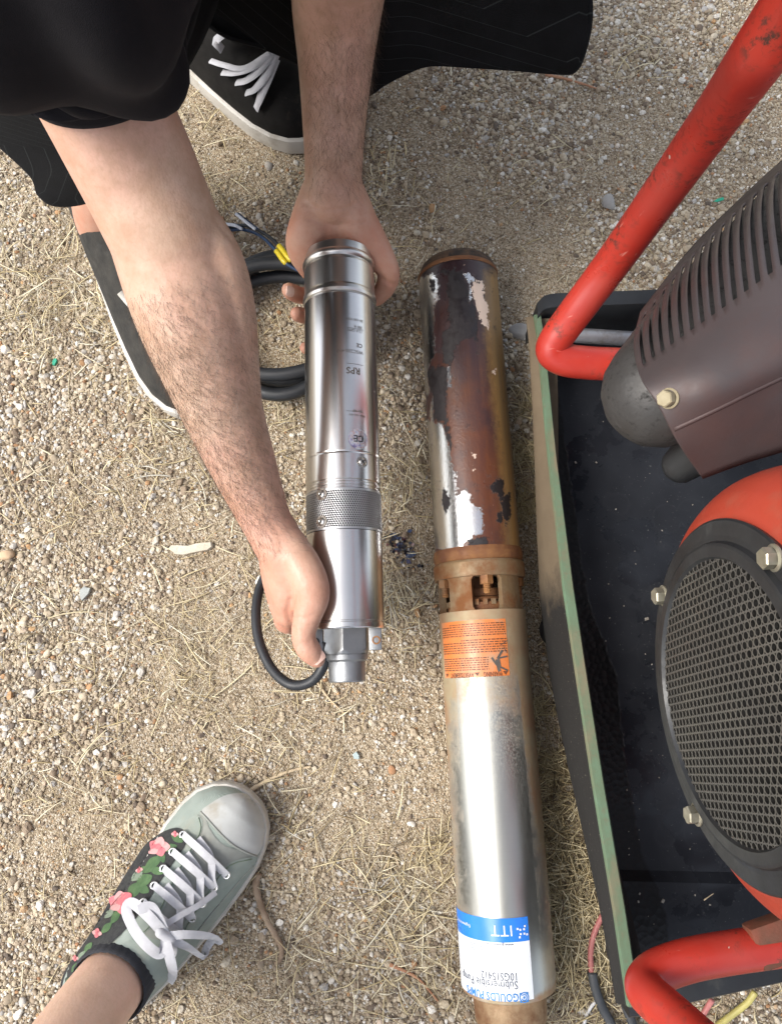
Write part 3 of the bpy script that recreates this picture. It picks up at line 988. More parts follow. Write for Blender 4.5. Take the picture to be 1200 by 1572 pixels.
        mb.lathe([(.0095, .0040)] + [(.0095 + .0009*k, .0042 if k % 2 else .0036) for k in range(1, 11)] + [(.0195, .0030)], 16, cap1=True)
        mb.xf(Mb)
        mb.build('flange_bolt', M_RUST, root, 30)
    # ---- pump shell
    zs0, zs1 = zp1 - .0003, z(1543)
    nzs, nts = 130, 120
    zs = np.linspace(zs0, zs1, nzs)
    G = [[C.p(float(q), 2*PI*j/nts - PI, R if q < zs1 - .004 else R - .0006) for j in range(nts)] for q in zs]
    mb = MB(); mb.rings(G)
    mb.lathe([(zs0, R), (zs0, .037)], nts)
    mb.lathe([(zs1, R - .0006), (zs1 + .0015, R - .003), (zs1 + .002, .034)], nts)
    sh = mb.build('pump_shell', steel_material('weathered_stainless', (.45, .455, .425), .33, .012, speck=.22, stain=(.33, .25, .13), stain_amt=.82), root, 40)
    V_ = np.array([v.co for v in sh.data.vertices])
    th = np.arctan2(V_[:, 1], V_[:, 0])
    f = (V_[:, 2] - zs0) / (zs1 - zs0)
    st = .35 * np.clip((.5 - f) / .3, 0, 1) + .30 * (np.abs(th - .1) > .75) + .95 * np.exp(-f / .13) + .85 * np.clip((-th - .62) / .5, 0, 1) * (1 - np.clip((f - .5) / .35, 0, 1)) * 1.0 + .75 * np.clip((f - .972) / .02, 0, 1) + .35 * np.exp(-f / .35) * np.clip((.25 - th) / .8, 0, 1) + .35 * np.clip((th - 1.0) / .4, 0, 1)
    sh.data.attributes.new('stain', 'FLOAT', 'POINT').data.foreach_set('value', st.astype(np.float32))
    mb = MB(); mb.lathe([(zs1 + .0015, .0365), (zs1 + .004, .0372), (zs1 + .03, .036), (zs1 + .034, .031), (zs1 + .06, .030), (zs1 + .06, .024), (zs1 + .03, .024)], 64)
    mb.build('discharge_head', simple('stained_discharge', (.26, .16, .08), (.34, .24, .14), 30, .6, .15, .3, .5, 260, .001, dirt=(.16, .07, .03), dscale=34, dlim=(.45, .65)), root, 35)
    # ---- orange warning label
    z0, ta = C.hit(680, 955); z1, tb = C.hit(783, 1037)
    z0 = C.hit(700, 954)[0]; z1 = C.hit(716, 1040)[0]
    ta = C.hit(681, 1000)[1]; tb = C.hit(779, 1000)[1]
    m_or = simple('faded_orange_label', (.62, .17, .035), (.56, .21, .085), 22, .42, .1, 0, dirt=(.36, .25, .16), dscale=45, dlim=(.52, .72))
    mb = MB(); C.patch(mb, z0, z1, ta, tb, R + .0003)
    lab = mb.build('warning_label', m_or, root, 60)
    m_pr = simple('label_print', (.10, .04, .02), (.16, .06, .03), 300, .55)
    mb = MB(); rr = R + .0006; rnd = random.Random(4)
    H = z1 - z0; W = (ta - tb) * R
    # three blocks of small print; the first line of each (nearest the heading) is short
    def block(f0, f1, n, left=.02, right=.985, short=.3):
        for k in range(n):
            zz = z0 + H * (f0 + (f1 - f0) * k / n)
            x = left if not (k == 0) else left + short
            while x < right:
                w = rnd.uniform(.012, .055)
                w = min(w, right - x)
                if w > .006:
                    C.bar(mb, zz, ta - (x + w) * W / R, w * W, H * (f1 - f0) / n * .46, rr)
                x += w + .012
    block(.06, .30, 6, short=.18); block(.345, .60, 6, short=.36); block(.66, .90, 6, right=.73, short=.0)
    C_txt = lambda s_, px, py, size, **kw: C.text(mb, s_, size, z1 - H * .075, C.hit(px, py)[1], rr, **kw)
    tri = lambda th: mb.add([C.p(z1 - H*.078, th, rr), C.p(z1 - H*.078, th + .0055/R, rr), C.p(z1 - H*.015, th + .00275/R, rr)], [(0, 1, 2)])
    zt_ = z1 - H * .078
    t = tb + .002 / R
    for word in ('WARNING', 'AVERTISSEMENT', 'ADVERTENCIA'):
        tri(t); t += .0063 / R
        Pt, Ft = text_pts(word, .0070, bold=True)
        for q in Pt: q.x *= .58
        w = max(q.x for q in Pt)
        if t + w / R > ta:                      # the label ends: cut the last word short
            Pt, Ft = text_pts('AD', .0070, bold=True); [setattr(q, 'x', q.x * .58) for q in Pt]; w = max(q.x for q in Pt)
        if t + w / R < ta:
            mb.add([C.p(zt_ + q.y, t + q.x / R, rr) for q in Pt], Ft)
        t += (w + .004) / R
    mb.build('label_print', m_pr, lab, 0)
    # shock pictogram: a falling figure with bolts
    mb = MB(); zc, tc = C.hit(763, 1012)
    def limb(a, b, w):
        a, b = Vector(a), Vector(b); d = (b - a).normalized(); n = Vector((-d.y, d.x)) * w
        Q = [a + n, a - n, b - n, b + n]
        mb.add([C.p(zc + q.y, tc - q.x / R, R + .0007) for q in Q], [(0, 1, 2, 3)])
    for a, b, w in (((0, 0), (.001, .009), .0023), ((0, -.0005), (.006, -.009), .0012), ((.001, -.001), (.011, -.0025), .0009), ((-.001, .006), (-.006, -.002), .0011), ((.002, .008), (.0105, .012), .0009), ((0, .009), (.0015, .0125), .0016), ((.008, -.012), (.011, -.006), .0004), ((.004, -.014), (.0125, -.019), .0004)):
        limb(a, b, w)
    mb.build('shock_symbol', simple('pictogram_print', (.10, .09, .08), None, 100, .5), lab, 0)
    # ---- blue and white maker's label
    zA = C.hit(770, 1410)[0]; zB = C.hit(795, 1544)[0] - .004; zM = C.hit(770, 1447)[0]
    ta = C.hit(706, 1470)[1] + .25; tb = C.hit(814, 1470)[1]
    m_w = simple('white_label', (.74, .77, .80), (.66, .69, .73), 20, .32, .08, 0, dirt=(.45, .33, .18), dscale=14, dlim=(.68, .8))
    m_b = simple('blue_label_band', (.02, .17, .62), (.025, .20, .66), 20, .3, .06)
    mb = MB(); C.patch(mb, zM, zB, ta, tb, R + .0003, 6, 24)
    lw = mb.build('maker_label', m_w, root, 60)
    mb = MB(); C.patch(mb, zA, zM, ta, tb, R + .0003, 3, 24)
    lb = mb.build('label_band', m_b, root, 60)
    m_bl = simple('blue_print', (.03, .22, .60), None, 100, .4)
    m_wp = simple('white_print', (.8, .82, .85), None, 100, .4)
    mb = MB()
    q = C.hit(796, 1531); C.text(mb, 'GOULDS PUMPS', .0100, q[0] - .0035, q[1], rr, xs=.80, bold=True, spacing=1.02)
    # square spiral emblem: rings of arc
    zc, tc = C.hit(804, 1531)
    def arc(r0, r1, a0, a1, dz=0):
        n = 14; g = []
        for rad in (r0, r1):
            g.append([C.p(zc + rad*math.sin(a0+(a1-a0)*k/n), tc + rad*math.cos(a0+(a1-a0)*k/n)/R, rr) for k in range(n+1)])
        mb.rings(g, closed=False, flip=True)
    arc(.0001, .0012, 0, 2*PI); arc(.0021, .0030, .3, 5.6); arc(.0038, .0048, 1.2, 7.0)
    for k in range(4):
        a = PI/4 + k * PI/2
        cx, cz = .0044*1.06*math.cos(a), .0044*1.06*math.sin(a)
        mb.add([C.p(zc + cz + e, tc + (cx + f_)/R, rr) for e, f_ in ((-.0010,-.0010),(-.0010,.0010),(.0010,.0010),(.0010,-.0010))], [(0,1,2,3)])
    mb.build('maker_name', m_bl, lw, 0)
    mb = MB()
    q = C.hit(795, 1512); C.text(mb, 'Submersible Pump', .0103, q[0] - .0035, q[1], rr, xs=.86)
    q = C.hit(795, 1499); C.text(mb, '10GS15412', .0100, q[0] - .0035, q[1], rr, xs=.80)
    q = C.hit(788, 1450.5); C.text(mb, 'www.goulds.com', .0040, q[0] - .0015, q[1], rr)
    zc, tc = C.hit(739, 1455)
    arc(.0030, .0034, 0, 2*PI); arc(.0012, .0016, 0, 2*PI)
    for k in range(5):
        q = C.hit(733, 1449 + k * 2.4); C.bar(mb, q[0], q[1], .010 - .001*(k % 3), .0004, rr)
    mb.build('model_text', simple('grey_print', (.06, .07, .10), None, 100, .5), lw, 0)
    mb = MB()
    q = C.hit(787, 1431); C.text(mb, 'ITT', .0140, q[0] - .0062, q[1], rr, spacing=1.1)
    mb.build('band_letters', m_wp, lb, 0)
    mb = MB()
    zc, tc = C.hit(801, 1430)
    for k in range(4):
        for s_ in (0, 1):
            a = PI/4 + k*PI/2
            cx, cz = (.0028 + .0026*s_)*math.cos(a) + (.0012 if s_ else 0)*math.cos(a+PI/2), (.0028 + .0026*s_)*math.sin(a) + (.0012 if s_ else 0)*math.sin(a+PI/2)
            mb.add([C.p(zc + cz + .0013*math.sin(a+j*PI/2), tc + (cx + .0013*math.cos(a+j*PI/2))/R, rr) for j in range(4)], [(0,1,2,3)])
    mb.build('band_logo', m_wp, lb, 0)
    mb = MB()
    q = C.hit(722, 1419); C.text(mb, 'Engineered for life', .0042, q[0], q[1], rr)
    mb.build('band_slogan', m_wp, lb, 0)
    return root
old_pump()

# ------------------------------------------------------------------ people: materials
def skin_material(name, base, pink, dark, blotch=9.0):
    m, nt, b = newmat(name)
    N = NB(nt)
    big = N.noise(blotch, 4, .55)
    mid = N.noise(38, 5, .6)
    col = N.mix(N.ramp(big, [(.40, 0), (.60, 1)]), base, pink)
    col = N.mix(N.ramp(mid, [(.42, 0), (.74, .75)]), col, dark)
    fine = N.noise(260, 4, .6)
    col = N.mix(N.ramp(fine, [(.5, 0), (.78, .5)]), col, dark)
    fl = N.math('MULTIPLY', N.attr('flush').outputs['Fac'], N.ramp(mid, [(.3, .35), (.7, .9)]))
    col = N.mix(fl, col, (.46, .205, .14))
    N.l(col, b.inputs['Base Color'])
    N.l(N.ramp(mid, [(.3, .42), (.7, .58)]), b.inputs['Roughness'])
    setv(b, sss=.12, spec=.4)
    b.inputs['Subsurface Radius'].default_value = (1.0, .35, .18)
    b.inputs['Subsurface Scale'].default_value = .006
    v = N.voro(420, 'Distance')
    crease = N.noise(1, 4, .6, N.mapping((260, 90, 180)))
    h = N.math('ADD', N.math('MULTIPLY', v, .4), N.math('ADD', crease, N.math('MULTIPLY', N.noise(55, 4), 1.6)))
    N.l(N.bump(h, .22, .0012), b.inputs['Normal'])
    return m
M_SKIN = skin_material('tanned_skin', (.47, .318, .232), (.51, .30, .225), (.34, .20, .125))
M_SKIN_W = skin_material('pale_skin', (.64, .43, .32), (.64, .39, .30), (.52, .33, .23))
M_NAIL = simple('fingernail', (.58, .36, .29), (.62, .44, .37), 120, .3, .05)

def cloth_material(name, c1, c2, weave=1400, stripes=None, rough=.9, fold=.0):
    m, nt, b = newmat(name)
    N = NB(nt)
    col = N.mix(N.ramp(N.noise(30, 5), [(.3, 0), (.7, 1)]), c1, c2)
    if stripes:
        a = N.attr('around').outputs['Fac']
        fr = N.math('FRACT', N.math('MULTIPLY', a, stripes))
        ln = N.math('LESS_THAN', N.math('ABSOLUTE', N.math('SUBTRACT', fr, .5)), .016)
        col = N.mix(N.math('MULTIPLY', ln, .8), col, (.035, .04, .04))
    N.l(col, b.inputs['Base Color'])
    setv(b, rough=rough, spec=.1, sheen=.03)
    h = N.math('ADD', N.voro(weave, 'Distance'), N.math('MULTIPLY', N.noise(24, 4), 1.5))
    N.l(N.bump(h, .3, .0007), b.inputs['Normal'])
    return m
M_SHIRT = cloth_material('black_cotton', (.0055, .0052, .0068), (.009, .0083, .0105))
M_SHORTS = cloth_material('black_pinstripe', (.006, .0065, .007), (.010, .0105, .012), stripes=15)
M_HAIR = simple('dark_hair', (.035, .022, .014), (.05, .03, .02), 90, .5, .1, 0, .6, 300, .002)
M_LEGGING = cloth_material('dark_denim', (.03, .04, .06), (.045, .055, .075))
M_HOODIE = cloth_material('grey_jersey', (.05, .052, .06), (.07, .07, .078))

def capsule(mb, nodes, n=20, sub=5, flat=None, up=None):
    """closed tapered tube through (point, radius) nodes with rounded ends"""
    P = [Vector(p) for p, r in nodes]; Rr = [r for p, r in nodes]
    if len(P) > 2:
        pts = spline(P, sub)
        rr = [v.x for v in spline([Vector((r, 0, 0)) for r in Rr], sub)]
    else:
        pts = [P[0].lerp(P[1], k / sub) for k in range(sub + 1)]
        rr = [Rr[0] + (Rr[1] - Rr[0]) * k / sub for k in range(sub + 1)]
    d0 = (pts[0] - pts[1]).normalized(); d1 = (pts[-1] - pts[-2]).normalized()
    a, ra, b, rb = pts[0], rr[0], pts[-1], rr[-1]
    cap = [0.0, .35, .65, .88, .985]
    pre = [(a + d0 * ra * c, ra * math.sqrt(1 - c * c)) for c in cap[:0:-1]]
    post = [(b + d1 * rb * c, rb * math.sqrt(1 - c * c)) for c in cap[1:]]
    pts = [p for p, r in pre] + pts + [p for p, r in post]
    rr = [r for p, r in pre] + rr + [r for p, r in post]
    mb.tube(pts, rr, n, True, flat, up)

def remeshed(name, mb, voxel, material, parent, smooth=6, factor=.5):
    """fuse overlapping closed tubes into one continuous skin"""
    me = bpy.data.meshes.new(name)
    me.from_pydata([tuple(v) for v in mb.v], [], mb.f)
    bm = bmesh.new(); bm.from_mesh(me)
    bmesh.ops.recalc_face_normals(bm, faces=bm.faces)
    bm.to_mesh(me); bm.free()
    tmp = bpy.data.objects.new(name, me)
    COL.objects.link(tmp)
    md = tmp.modifiers.new('r', 'REMESH'); md.mode = 'VOXEL'; md.voxel_size = voxel
    ms = tmp.modifiers.new('s', 'SMOOTH'); ms.factor = factor; ms.iterations = smooth
    dg = bpy.context.evaluated_depsgraph_get()
    out = bpy.data.meshes.new_from_object(tmp.evaluated_get(dg))
    bpy.data.objects.remove(tmp)
    out.name = name
    out.materials.clear(); out.materials.append(material)
    out.polygons.foreach_set('use_smooth', np.ones(len(out.polygons), dtype=bool))
    return link(bpy.data.objects.new(name, out), parent)

def hand_pts(*a):
    return [(at(px, py, z), r) for px, py, z, r in a]

def nail(parent, tip, back, out, w, l):
    """small curved plate on a fingertip"""
    tip, back, out = Vector(tip), Vector(back), Vector(out)
    d = (tip - back).normalized(); o = (out - d * out.dot(d)).normalized(); s = d.cross(o)
    mb = MB(); g = []
    for i in range(7):
        t = i / 6
        ww = w * (1 - .25 * abs(2 * t - 1) ** 3)
        rc = w / .58
        g.append([tip + d * l * (t - .5) + s * ww * k_ - o * (rc - math.sqrt(rc * rc - (ww * k_) ** 2)) - o * .0016 * (t - .2) ** 2 for k_ in np.linspace(-1, 1, 9)])
    mb.rings(g, closed=False)
    g2 = [[p - o * .0016 for p in r] for r in g]
    mb.rings(g2, closed=False, flip=True)
    mb.rings([[r[0] for r in g], [r[0] for r in g2]], closed=False)
    mb.rings([[r[-1] for r in g], [r[-1] for r in g2]], closed=False, flip=True)
    mb.rings([g[-1], g2[-1]], closed=False)
    return mb.build('fingernail', M_NAIL, parent, 60)

# ------------------------------------------------------------------ the man
ELB_R = at(266, 385, .31)
SH_R = Vector((-.225, .44, .58)); SH_L = Vector((.12, .585, .60))
ELB_L = at(530, -120, .40)
HIP = Vector((-.10, .93, .34))
KN_R = Vector((-.27, .54, .33)); AN_R = at(165, 346, .10)
KN_L = at(640, -60, .20); AN_L = Vector((-.25, .84, .09))

def build_man():
    root = empty('person', Matrix.Translation((-.1, .9, 0)), 'crouching man in black shirt and shorts holding the new pump', 'person')
    inv = Matrix.Translation((.1, -.9, 0))
    mb = MB()
    # torso, neck, head
    capsule(mb, [(HIP + Vector((0, .02, .02)), .135), (Vector((-.085, .78, .46)), .125), (Vector((-.06, .62, .57)), .14), (Vector((-.05, .53, .60)), .10)], 24)
    capsule(mb, [(SH_R, .058), (Vector((-.05, .53, .61)), .085), (SH_L, .058)], 20)
    capsule(mb, [(Vector((-.05, .52, .62)), .058), (Vector((-.045, .46, .68)), .055), (Vector((-.04, .42, .73)), .05)], 18)
    hd = Vector((-.035, .375, .735)); fd = Vector((.05, -.55, -.83)).normalized(); upv = Vector((0, -.83, .55)).normalized()
    sd = fd.cross(upv).normalized()
    capsule(mb, [(hd + upv * .03 - fd * .012, .088), (hd - upv * .055 + fd * .025, .058)], 22)          # skull to jaw
    capsule(mb, [(hd - upv * .085 + fd * .045, .026), (hd - upv * .06 + fd * .055, .028)], 14)          # chin
    capsule(mb, [(hd + fd * .085 + upv * .012, .008), (hd + fd * .108 - upv * .022, .013)], 10)         # nose
    capsule(mb, [(hd + fd * .072 - upv * .052 - sd * .018, .008), (hd + fd * .084 - upv * .050, .010), (hd + fd * .072 - upv * .052 + sd * .018, .008)], 8)  # lips
    for s_ in (-1, 1):
        capsule(mb, [(hd + sd * .082 * s_ + upv * .018, .012), (hd + sd * .083 * s_ - upv * .022, .009)], 10)    # ears
        capsule(mb, [(hd + fd * .072 + upv * .036 + sd * .02 * s_, .011), (hd + fd * .066 + upv * .036 + sd * .05 * s_, .010)], 8)  # brow
    # right arm
    capsule(mb, [(SH_R, .058), (at(112, 60, .43), .051), (at(205, 250, .355), .0500), (at(250, 350, .322), .0485), (ELB_R, .0475)], 26)
    capsule(mb, [(at(244, 345, .318), .0455), (at(292, 480, .285), .0485), (at(331, 600, .25), .0395), (at(372, 710, .216), .0315), (at(409, 800, .193), .0242), (at(430, 838, .186), .0245)], 26)
    capsule(mb, [(at(292, 345, .322), .027), (at(328, 405, .304), .027), (at(350, 480, .285), .025), (at(366, 580, .256), .020), (at(386, 690, .222), .014)], 16)   # muscle along the inner forearm
    # right hand
    capsule(mb, hand_pts((420, 815, .190, .0235), (440, 862, .184, .0240), (449, 905, .172, .0235), (446, 938, .158, .0170)), 20)
    capsule(mb, hand_pts((425, 845, .180, .019), (432, 890, .165, .019), (436, 930, .152, .0150)), 16)
    capsule(mb, hand_pts((440, 835, .192, .019), (468, 876, .196, .0180), (480, 912, .197, .0165), (472, 945, .192, .0138), (466, 968, .188, .0118)), 18)
    capsule(mb, hand_pts((466, 966, .188, .0118), (467, 985, .186, .0116), (476, 1000, .182, .0116), (486, 1012, .177, .0088)), 16)    # thumb
    capsule(mb, hand_pts((441, 940, .152, .0150), (441, 952, .143, .0140)), 14)          # index knuckle
    for q in (((440, 944, .148, .0125), (447, 960, .118, .0098), (480, 964, .100, .0090), (512, 958, .099, .0082)),
              ((434, 920, .146, .0125), (438, 938, .112, .0098), (476, 942, .099, .0092), (514, 936, .098, .0082)),
              ((428, 895, .146, .0120), (431, 910, .112, .0095), (472, 914, .099, .0088), (508, 910, .098, .0080)),
              ((426, 868, .152, .0110), (428, 880, .118, .0085), (466, 884, .101, .0078), (498, 882, .100, .0070))):
        capsule(mb, hand_pts(*q), 14)
    for q in (((406, 790, 0.2122, .0036), (425, 830, 0.2060, .0036), (437, 862, 0.2032, .0036), (448, 905, 0.1914, .0038), (443, 938, 0.1714, .0045)),
              ((425, 800, 0.2097, .0034), (450, 845, 0.2072, .0034), (470, 885, 0.2107, .0034), (469, 930, 0.2057, .0036))):
        capsule(mb, hand_pts(*q), 10)          # tendons under the skin
    # left arm
    capsule(mb, [(SH_L, .056), (ELB_L + Vector((.07, -.005, .09)), .050), (ELB_L + Vector((.012, 0, .012)), .045), (ELB_L, .042)], 22)
    capsule(mb, [(ELB_L, .042), (at(518, 0, .318), .0425), (at(515, 100, .272), .0365), (at(513, 180, .238), .0325), (at(512, 258, .206), .0300), (at(511, 305, .190), .0300)], 26)
    # left hand: broad palm under the end of the pump, thumb on the right, fingertips on the left
    capsule(mb, hand_pts((495, 300, .188, .0240), (478, 345, .172, .0235), (470, 378, .150, .0225), (482, 408, .116, .0190)), 18)
    capsule(mb, hand_pts((528, 300, .188, .0240), (545, 345, .170, .0245), (556, 380, .150, .0215), (550, 410, .116, .0180)), 18)
    capsule(mb, hand_pts((511, 310, .182, .0250), (513, 350, .160, .0260), (518, 400, .108, .0200), (525, 470, .094, .0130)), 18)
    capsule(mb, hand_pts((556, 350, .168, .0200), (580, 388, .150, .0165), (596, 418, .138, .0130), (592, 440, .122, .0118), (578, 458, .112, .0095)), 16)   # thumb
    capsule(mb, hand_pts((545, 430, .100, .0120), (505, 448, .093, .0105), (466, 454, .102, .0100), (449, 449, .120, .0098), (443, 445, .130, .0085)), 14)
    capsule(mb, hand_pts((548, 462, .100, .0115), (505, 480, .093, .0100), (474, 485, .100, .0095), (459, 483, .116, .0090), (455, 481, .124, .0078)), 14)
    capsule(mb, hand_pts((545, 505, .100, .0105), (508, 528, .094, .0092), (482, 535, .098, .0085), (469, 534, .110, .0075)), 14)
    capsule(mb, hand_pts((540, 540, .100, .0095), (512, 560, .096, .0080), (492, 566, .098, .0070)), 12)
    # legs
    for hip, kn, an in ((HIP + Vector((-.085, 0, 0)), KN_R, AN_R), (HIP + Vector((.085, -.02, 0)), KN_L, AN_L)):
        capsule(mb, [(hip, .082), (hip.lerp(kn, .5) - Vector((0, 0, .02)), .062), (kn, .042)], 20)
        capsule(mb, [(kn, .042), (kn.lerp(an, .35) + Vector((0, .02, -.02)), .044), (kn.lerp(an, .8), .036), (an, .034), (an - Vector((0, 0, .05)), .036)], 20)
    mb.xf(inv)
    body = remeshed('body', mb, .0025, M_SKIN, root, 8)
    N_ = len(body.data.vertices)
    co = np.empty(N_ * 3, np.float32); body.data.vertices.foreach_get('co', co)
    co = co.reshape(-1, 3)
    # skin folds: pressed in along lines seen in the photograph
    nr0 = np.empty(N_ * 3, np.float32); body.data.vertices.foreach_get('normal', nr0); nr0 = nr0.reshape(-1, 3)
    wv = co + np.array([-.1, .9, 0.0]) - np.array([0, 0, CAMH])
    fw = wv[:, 1] * ST - wv[:, 2] * CT; uu = wv[:, 1] * CT + wv[:, 2] * ST
    pp = np.stack([600 + FPX * wv[:, 0] / fw, 786 - FPX * uu / fw], 1)
    facing = (nr0 * -wv).sum(1) / np.linalg.norm(wv, axis=1) > .1
    dd = np.zeros(N_)
    for line, wd_, dp in (([(453, 972), (445, 955), (441, 938), (446, 920)], 6, .0022), ([(455, 985), (464, 989), (476, 984)], 4, .0011), ([(456, 991), (466, 996), (478, 991)], 4, .0009), ([(453, 944), (466, 950), (480, 946)], 4.5, .0009),
                         ([(400, 838), (425, 850), (452, 838)], 4.5, .0010), ([(476, 905), (488, 912), (498, 914)], 4, .0008), ([(478, 892), (490, 896), (498, 897)], 3.5, .0007), ([(466, 312), (500, 323), (535, 319), (560, 306)], 5, .0012), ([(470, 336), (515, 347), (566, 340)], 5, .0010),
                         ([(576, 420), (592, 432), (606, 438)], 5, .0020), ([(330, 335), (352, 365), (374, 384)], 6, .0012), ([(432, 446), (441, 440)], 4, .0008)):
        a_ = np.array(line, float)
        dmin = np.full(N_, 1e9)
        for p_, q_ in zip(a_, a_[1:]):
            e = q_ - p_; t_ = np.clip(((pp - p_) @ e) / (e @ e), 0, 1)
            dmin = np.minimum(dmin, np.hypot(*(pp - p_ - t_[:, None] * e).T))
        dd += dp * np.clip(1 - dmin / wd_, 0, 1) ** 1.5
    dd *= facing & (co[:, 1] < -.3)
    co = (co - nr0 * dd[:, None]).astype(np.float32)
    body.data.vertices.foreach_set('co', co.ravel()); body.data.update()
    fl = np.clip((.235 - co[:, 2]) / .06, 0, 1) * (co[:, 1] < -.33)
    body.data.attributes.new('flush', 'FLOAT', 'POINT').data.foreach_set('value', fl.astype(np.float32))
    # ---- nails
    def L(px, py, z): return inv @ at(px, py, z)
    nail(root, L(487, 1008, .1868), L(470, 988, .190), Vector((.25, -.15, 1)), .0072, .0125)
    nail(root, L(447, 447, .1392), L(463, 453, .128), Vector((-.12, -.2, 1)), .0056, .0095)
    # ---- hair on the head
    mh = MB(); hl = inv @ hd
    capsule(mh, [(hl + upv * .045 - fd * .030, .092), (hl - upv * .015 - fd * .045, .078)], 24)
    remeshed('hair', mh, .006, M_HAIR, root, 3)
    # ---- eyes
    m_eye = simple('eye_white', (.7, .68, .65), None, 50, .2)
    for s_ in (-1, 1):
        me_ = MB(); c = hl + fd * .074 + upv * .018 + sd * .032 * s_
        me_.lathe([(-.011, .001), (-.008, .008), (0, .0115), (.008, .008), (.011, .001)], 14, frame(c, fd, upv))
        me_.build('eye', m_eye, root, 180)
    # ---- forearm hair: fine strands following the arm towards the hand
    nrm = np.empty(N_ * 3, np.float32); body.data.vertices.foreach_get('normal', nrm)
    nrm = nrm.reshape(-1, 3)
    r2 = np.random.default_rng(5)
    def strands(name, a, b, rad, cnt, face, lab):
        a, b = np.array(inv @ a), np.array(inv @ b)
        ax = (b - a); Lh = np.linalg.norm(ax); ax /= Lh
        w = co - a; t = w @ ax
        dist = np.linalg.norm(w - t[:, None] * ax, axis=1)
        sel = np.where((t > 0) & (t < Lh) & (dist < rad) & (nrm @ np.array(face) > -.25))[0]
        pr = (.25 + .75 * np.clip(np.sin(t[sel] / Lh * PI) * 1.4, 0, 1)) * (.35 + np.clip(nrm[sel] @ np.array(face), 0, 1))
        pick = r2.choice(sel, cnt, p=pr / pr.sum())
        V_, F_ = [], []
        side = np.cross(ax, np.array([0, 0, 1.0])); side /= np.linalg.norm(side)
        for i in pick:
            p = co[i]; nn = nrm[i]
            d = ax * r2.uniform(.6, 1) + side * r2.normal(-.15, .45) + nn * r2.uniform(.10, .30)
            d /= np.linalg.norm(d); l = r2.uniform(.007, .015); cur = np.cross(nn, d) * r2.normal(0, .3)
            wdt = np.cross(d, nn); wdt /= max(np.linalg.norm(wdt), 1e-6); wd = .00007
            base = len(V_)
            for k in range(4):
                s_ = k / 3
                q = p + d * l * s_ + cur * l * s_ * s_ - nn * l * .14 * s_ * s_ + nn * .0002
                e = wd * (1 - .75 * s_)
                V_ += [q + wdt * e, q - wdt * e * .5 + nn * e, q - wdt * e * .5 - nn * e]
            for k in range(3):
                for j in range(3):
                    F_.append((base + k*3 + j, base + k*3 + (j+1) % 3, base + k*3 + 3 + (j+1) % 3, base + k*3 + 3 + j))
        o = mesh(name, V_, F_, simple('arm_hair', (.055, .033, .02), (.09, .055, .034), 200, .5), root, 0)
        o['kind'] = 'stuff'
        return o
    strands('arm_hair', at(285, 440, .29), at(432, 850, .19), .075, 6000, (-.25, -.1, .95), '')
    strands('arm_hair', at(520, -10, .32), at(512, 300, .20), .06, 2600, (.75, -.15, .6), '')
    # ---- T-shirt: body and sleeves
    ms = MB()
    capsule(ms, [(HIP + Vector((0, -.0, .035)), .158), (Vector((-.085, .78, .47)), .150), (Vector((-.06, .63, .575)), .160), (Vector((-.05, .56, .60)), .115)], 28)
    capsule(ms, [(SH_R + Vector((.02, .015, 0)), .074), (Vector((-.05, .56, .61)), .10), (SH_L + Vector((-.01, 0, 0)), .072)], 24)
    ms.xf(inv)
    shirt = remeshed('shirt', ms, .008, M_SHIRT, root, 4)
    def sleeve(path, lab=None):
        """open tube of cloth with a turned hem, gentle folds"""
        C_ = spline([p for p, r in path], 10); Rr = [v.x for v in spline([Vector((r, 0, 0)) for p, r in path], 10)]
        n = 56; R_, Ri = [], []
        nrm_ = None
        for i, p in enumerate(C_):
            t = (C_[min(i+1, len(C_)-1)] - C_[max(i-1, 0)]).normalized()
            a = Vector((0, 0, 1)) if nrm_ is None else nrm_
            nrm_ = (a - t * a.dot(t)).normalized(); bb = t.cross(nrm_)
            s_ = i / (len(C_) - 1)
            row, rin = [], []
            for j in range(n):
                an = 2*PI*j/n
                fold = .0075 * math.sin(3*an + 2 + 5*s_) * min(1, s_*3) + .0065 * math.sin(5*an - 9*s_ + 1) * min(1, s_*2.2) + .0060 * math.sin(34*s_ + 2.4*math.sin(2*an)) * min(1, s_*2)
                hem = .0016 if i <= 4 else (-.0012 if i == 5 else 0)
                dr = bb * math.cos(an) + nrm_ * math.sin(an)
                sag = -t * .011 * max(-.4, dr.dot((Vector((0, 0, CAMH)) - p).normalized())) * (1 - s_) ** 4
                row.append(inv @ (p + sag + dr * (Rr[i] + fold + hem)))
                rin.append(inv @ (p + sag + dr * (Rr[i] + fold - .002)))
            R_.append(row); Ri.append(rin)
        mb_ = MB()
        mb_.rings([Ri[k] for k in range(len(Ri)-1, -1, -1)] + R_)
        o = mb_.build('sleeve', M_SHIRT, shirt, 180)
        return o
    sleeve([(at(160, 106, .408), .0625), (at(142, 66, .426), .067), (at(112, 15, .455), .073), (at(70, -70, .53), .080), (SH_R + Vector((.03, .03, .01)), .085)])
    sleeve([(ELB_L + Vector((.05, 0, .065)), .066), (ELB_L + Vector((.09, -.01, .115)), .072), (SH_L + Vector((.0, .0, 0)), .080)])
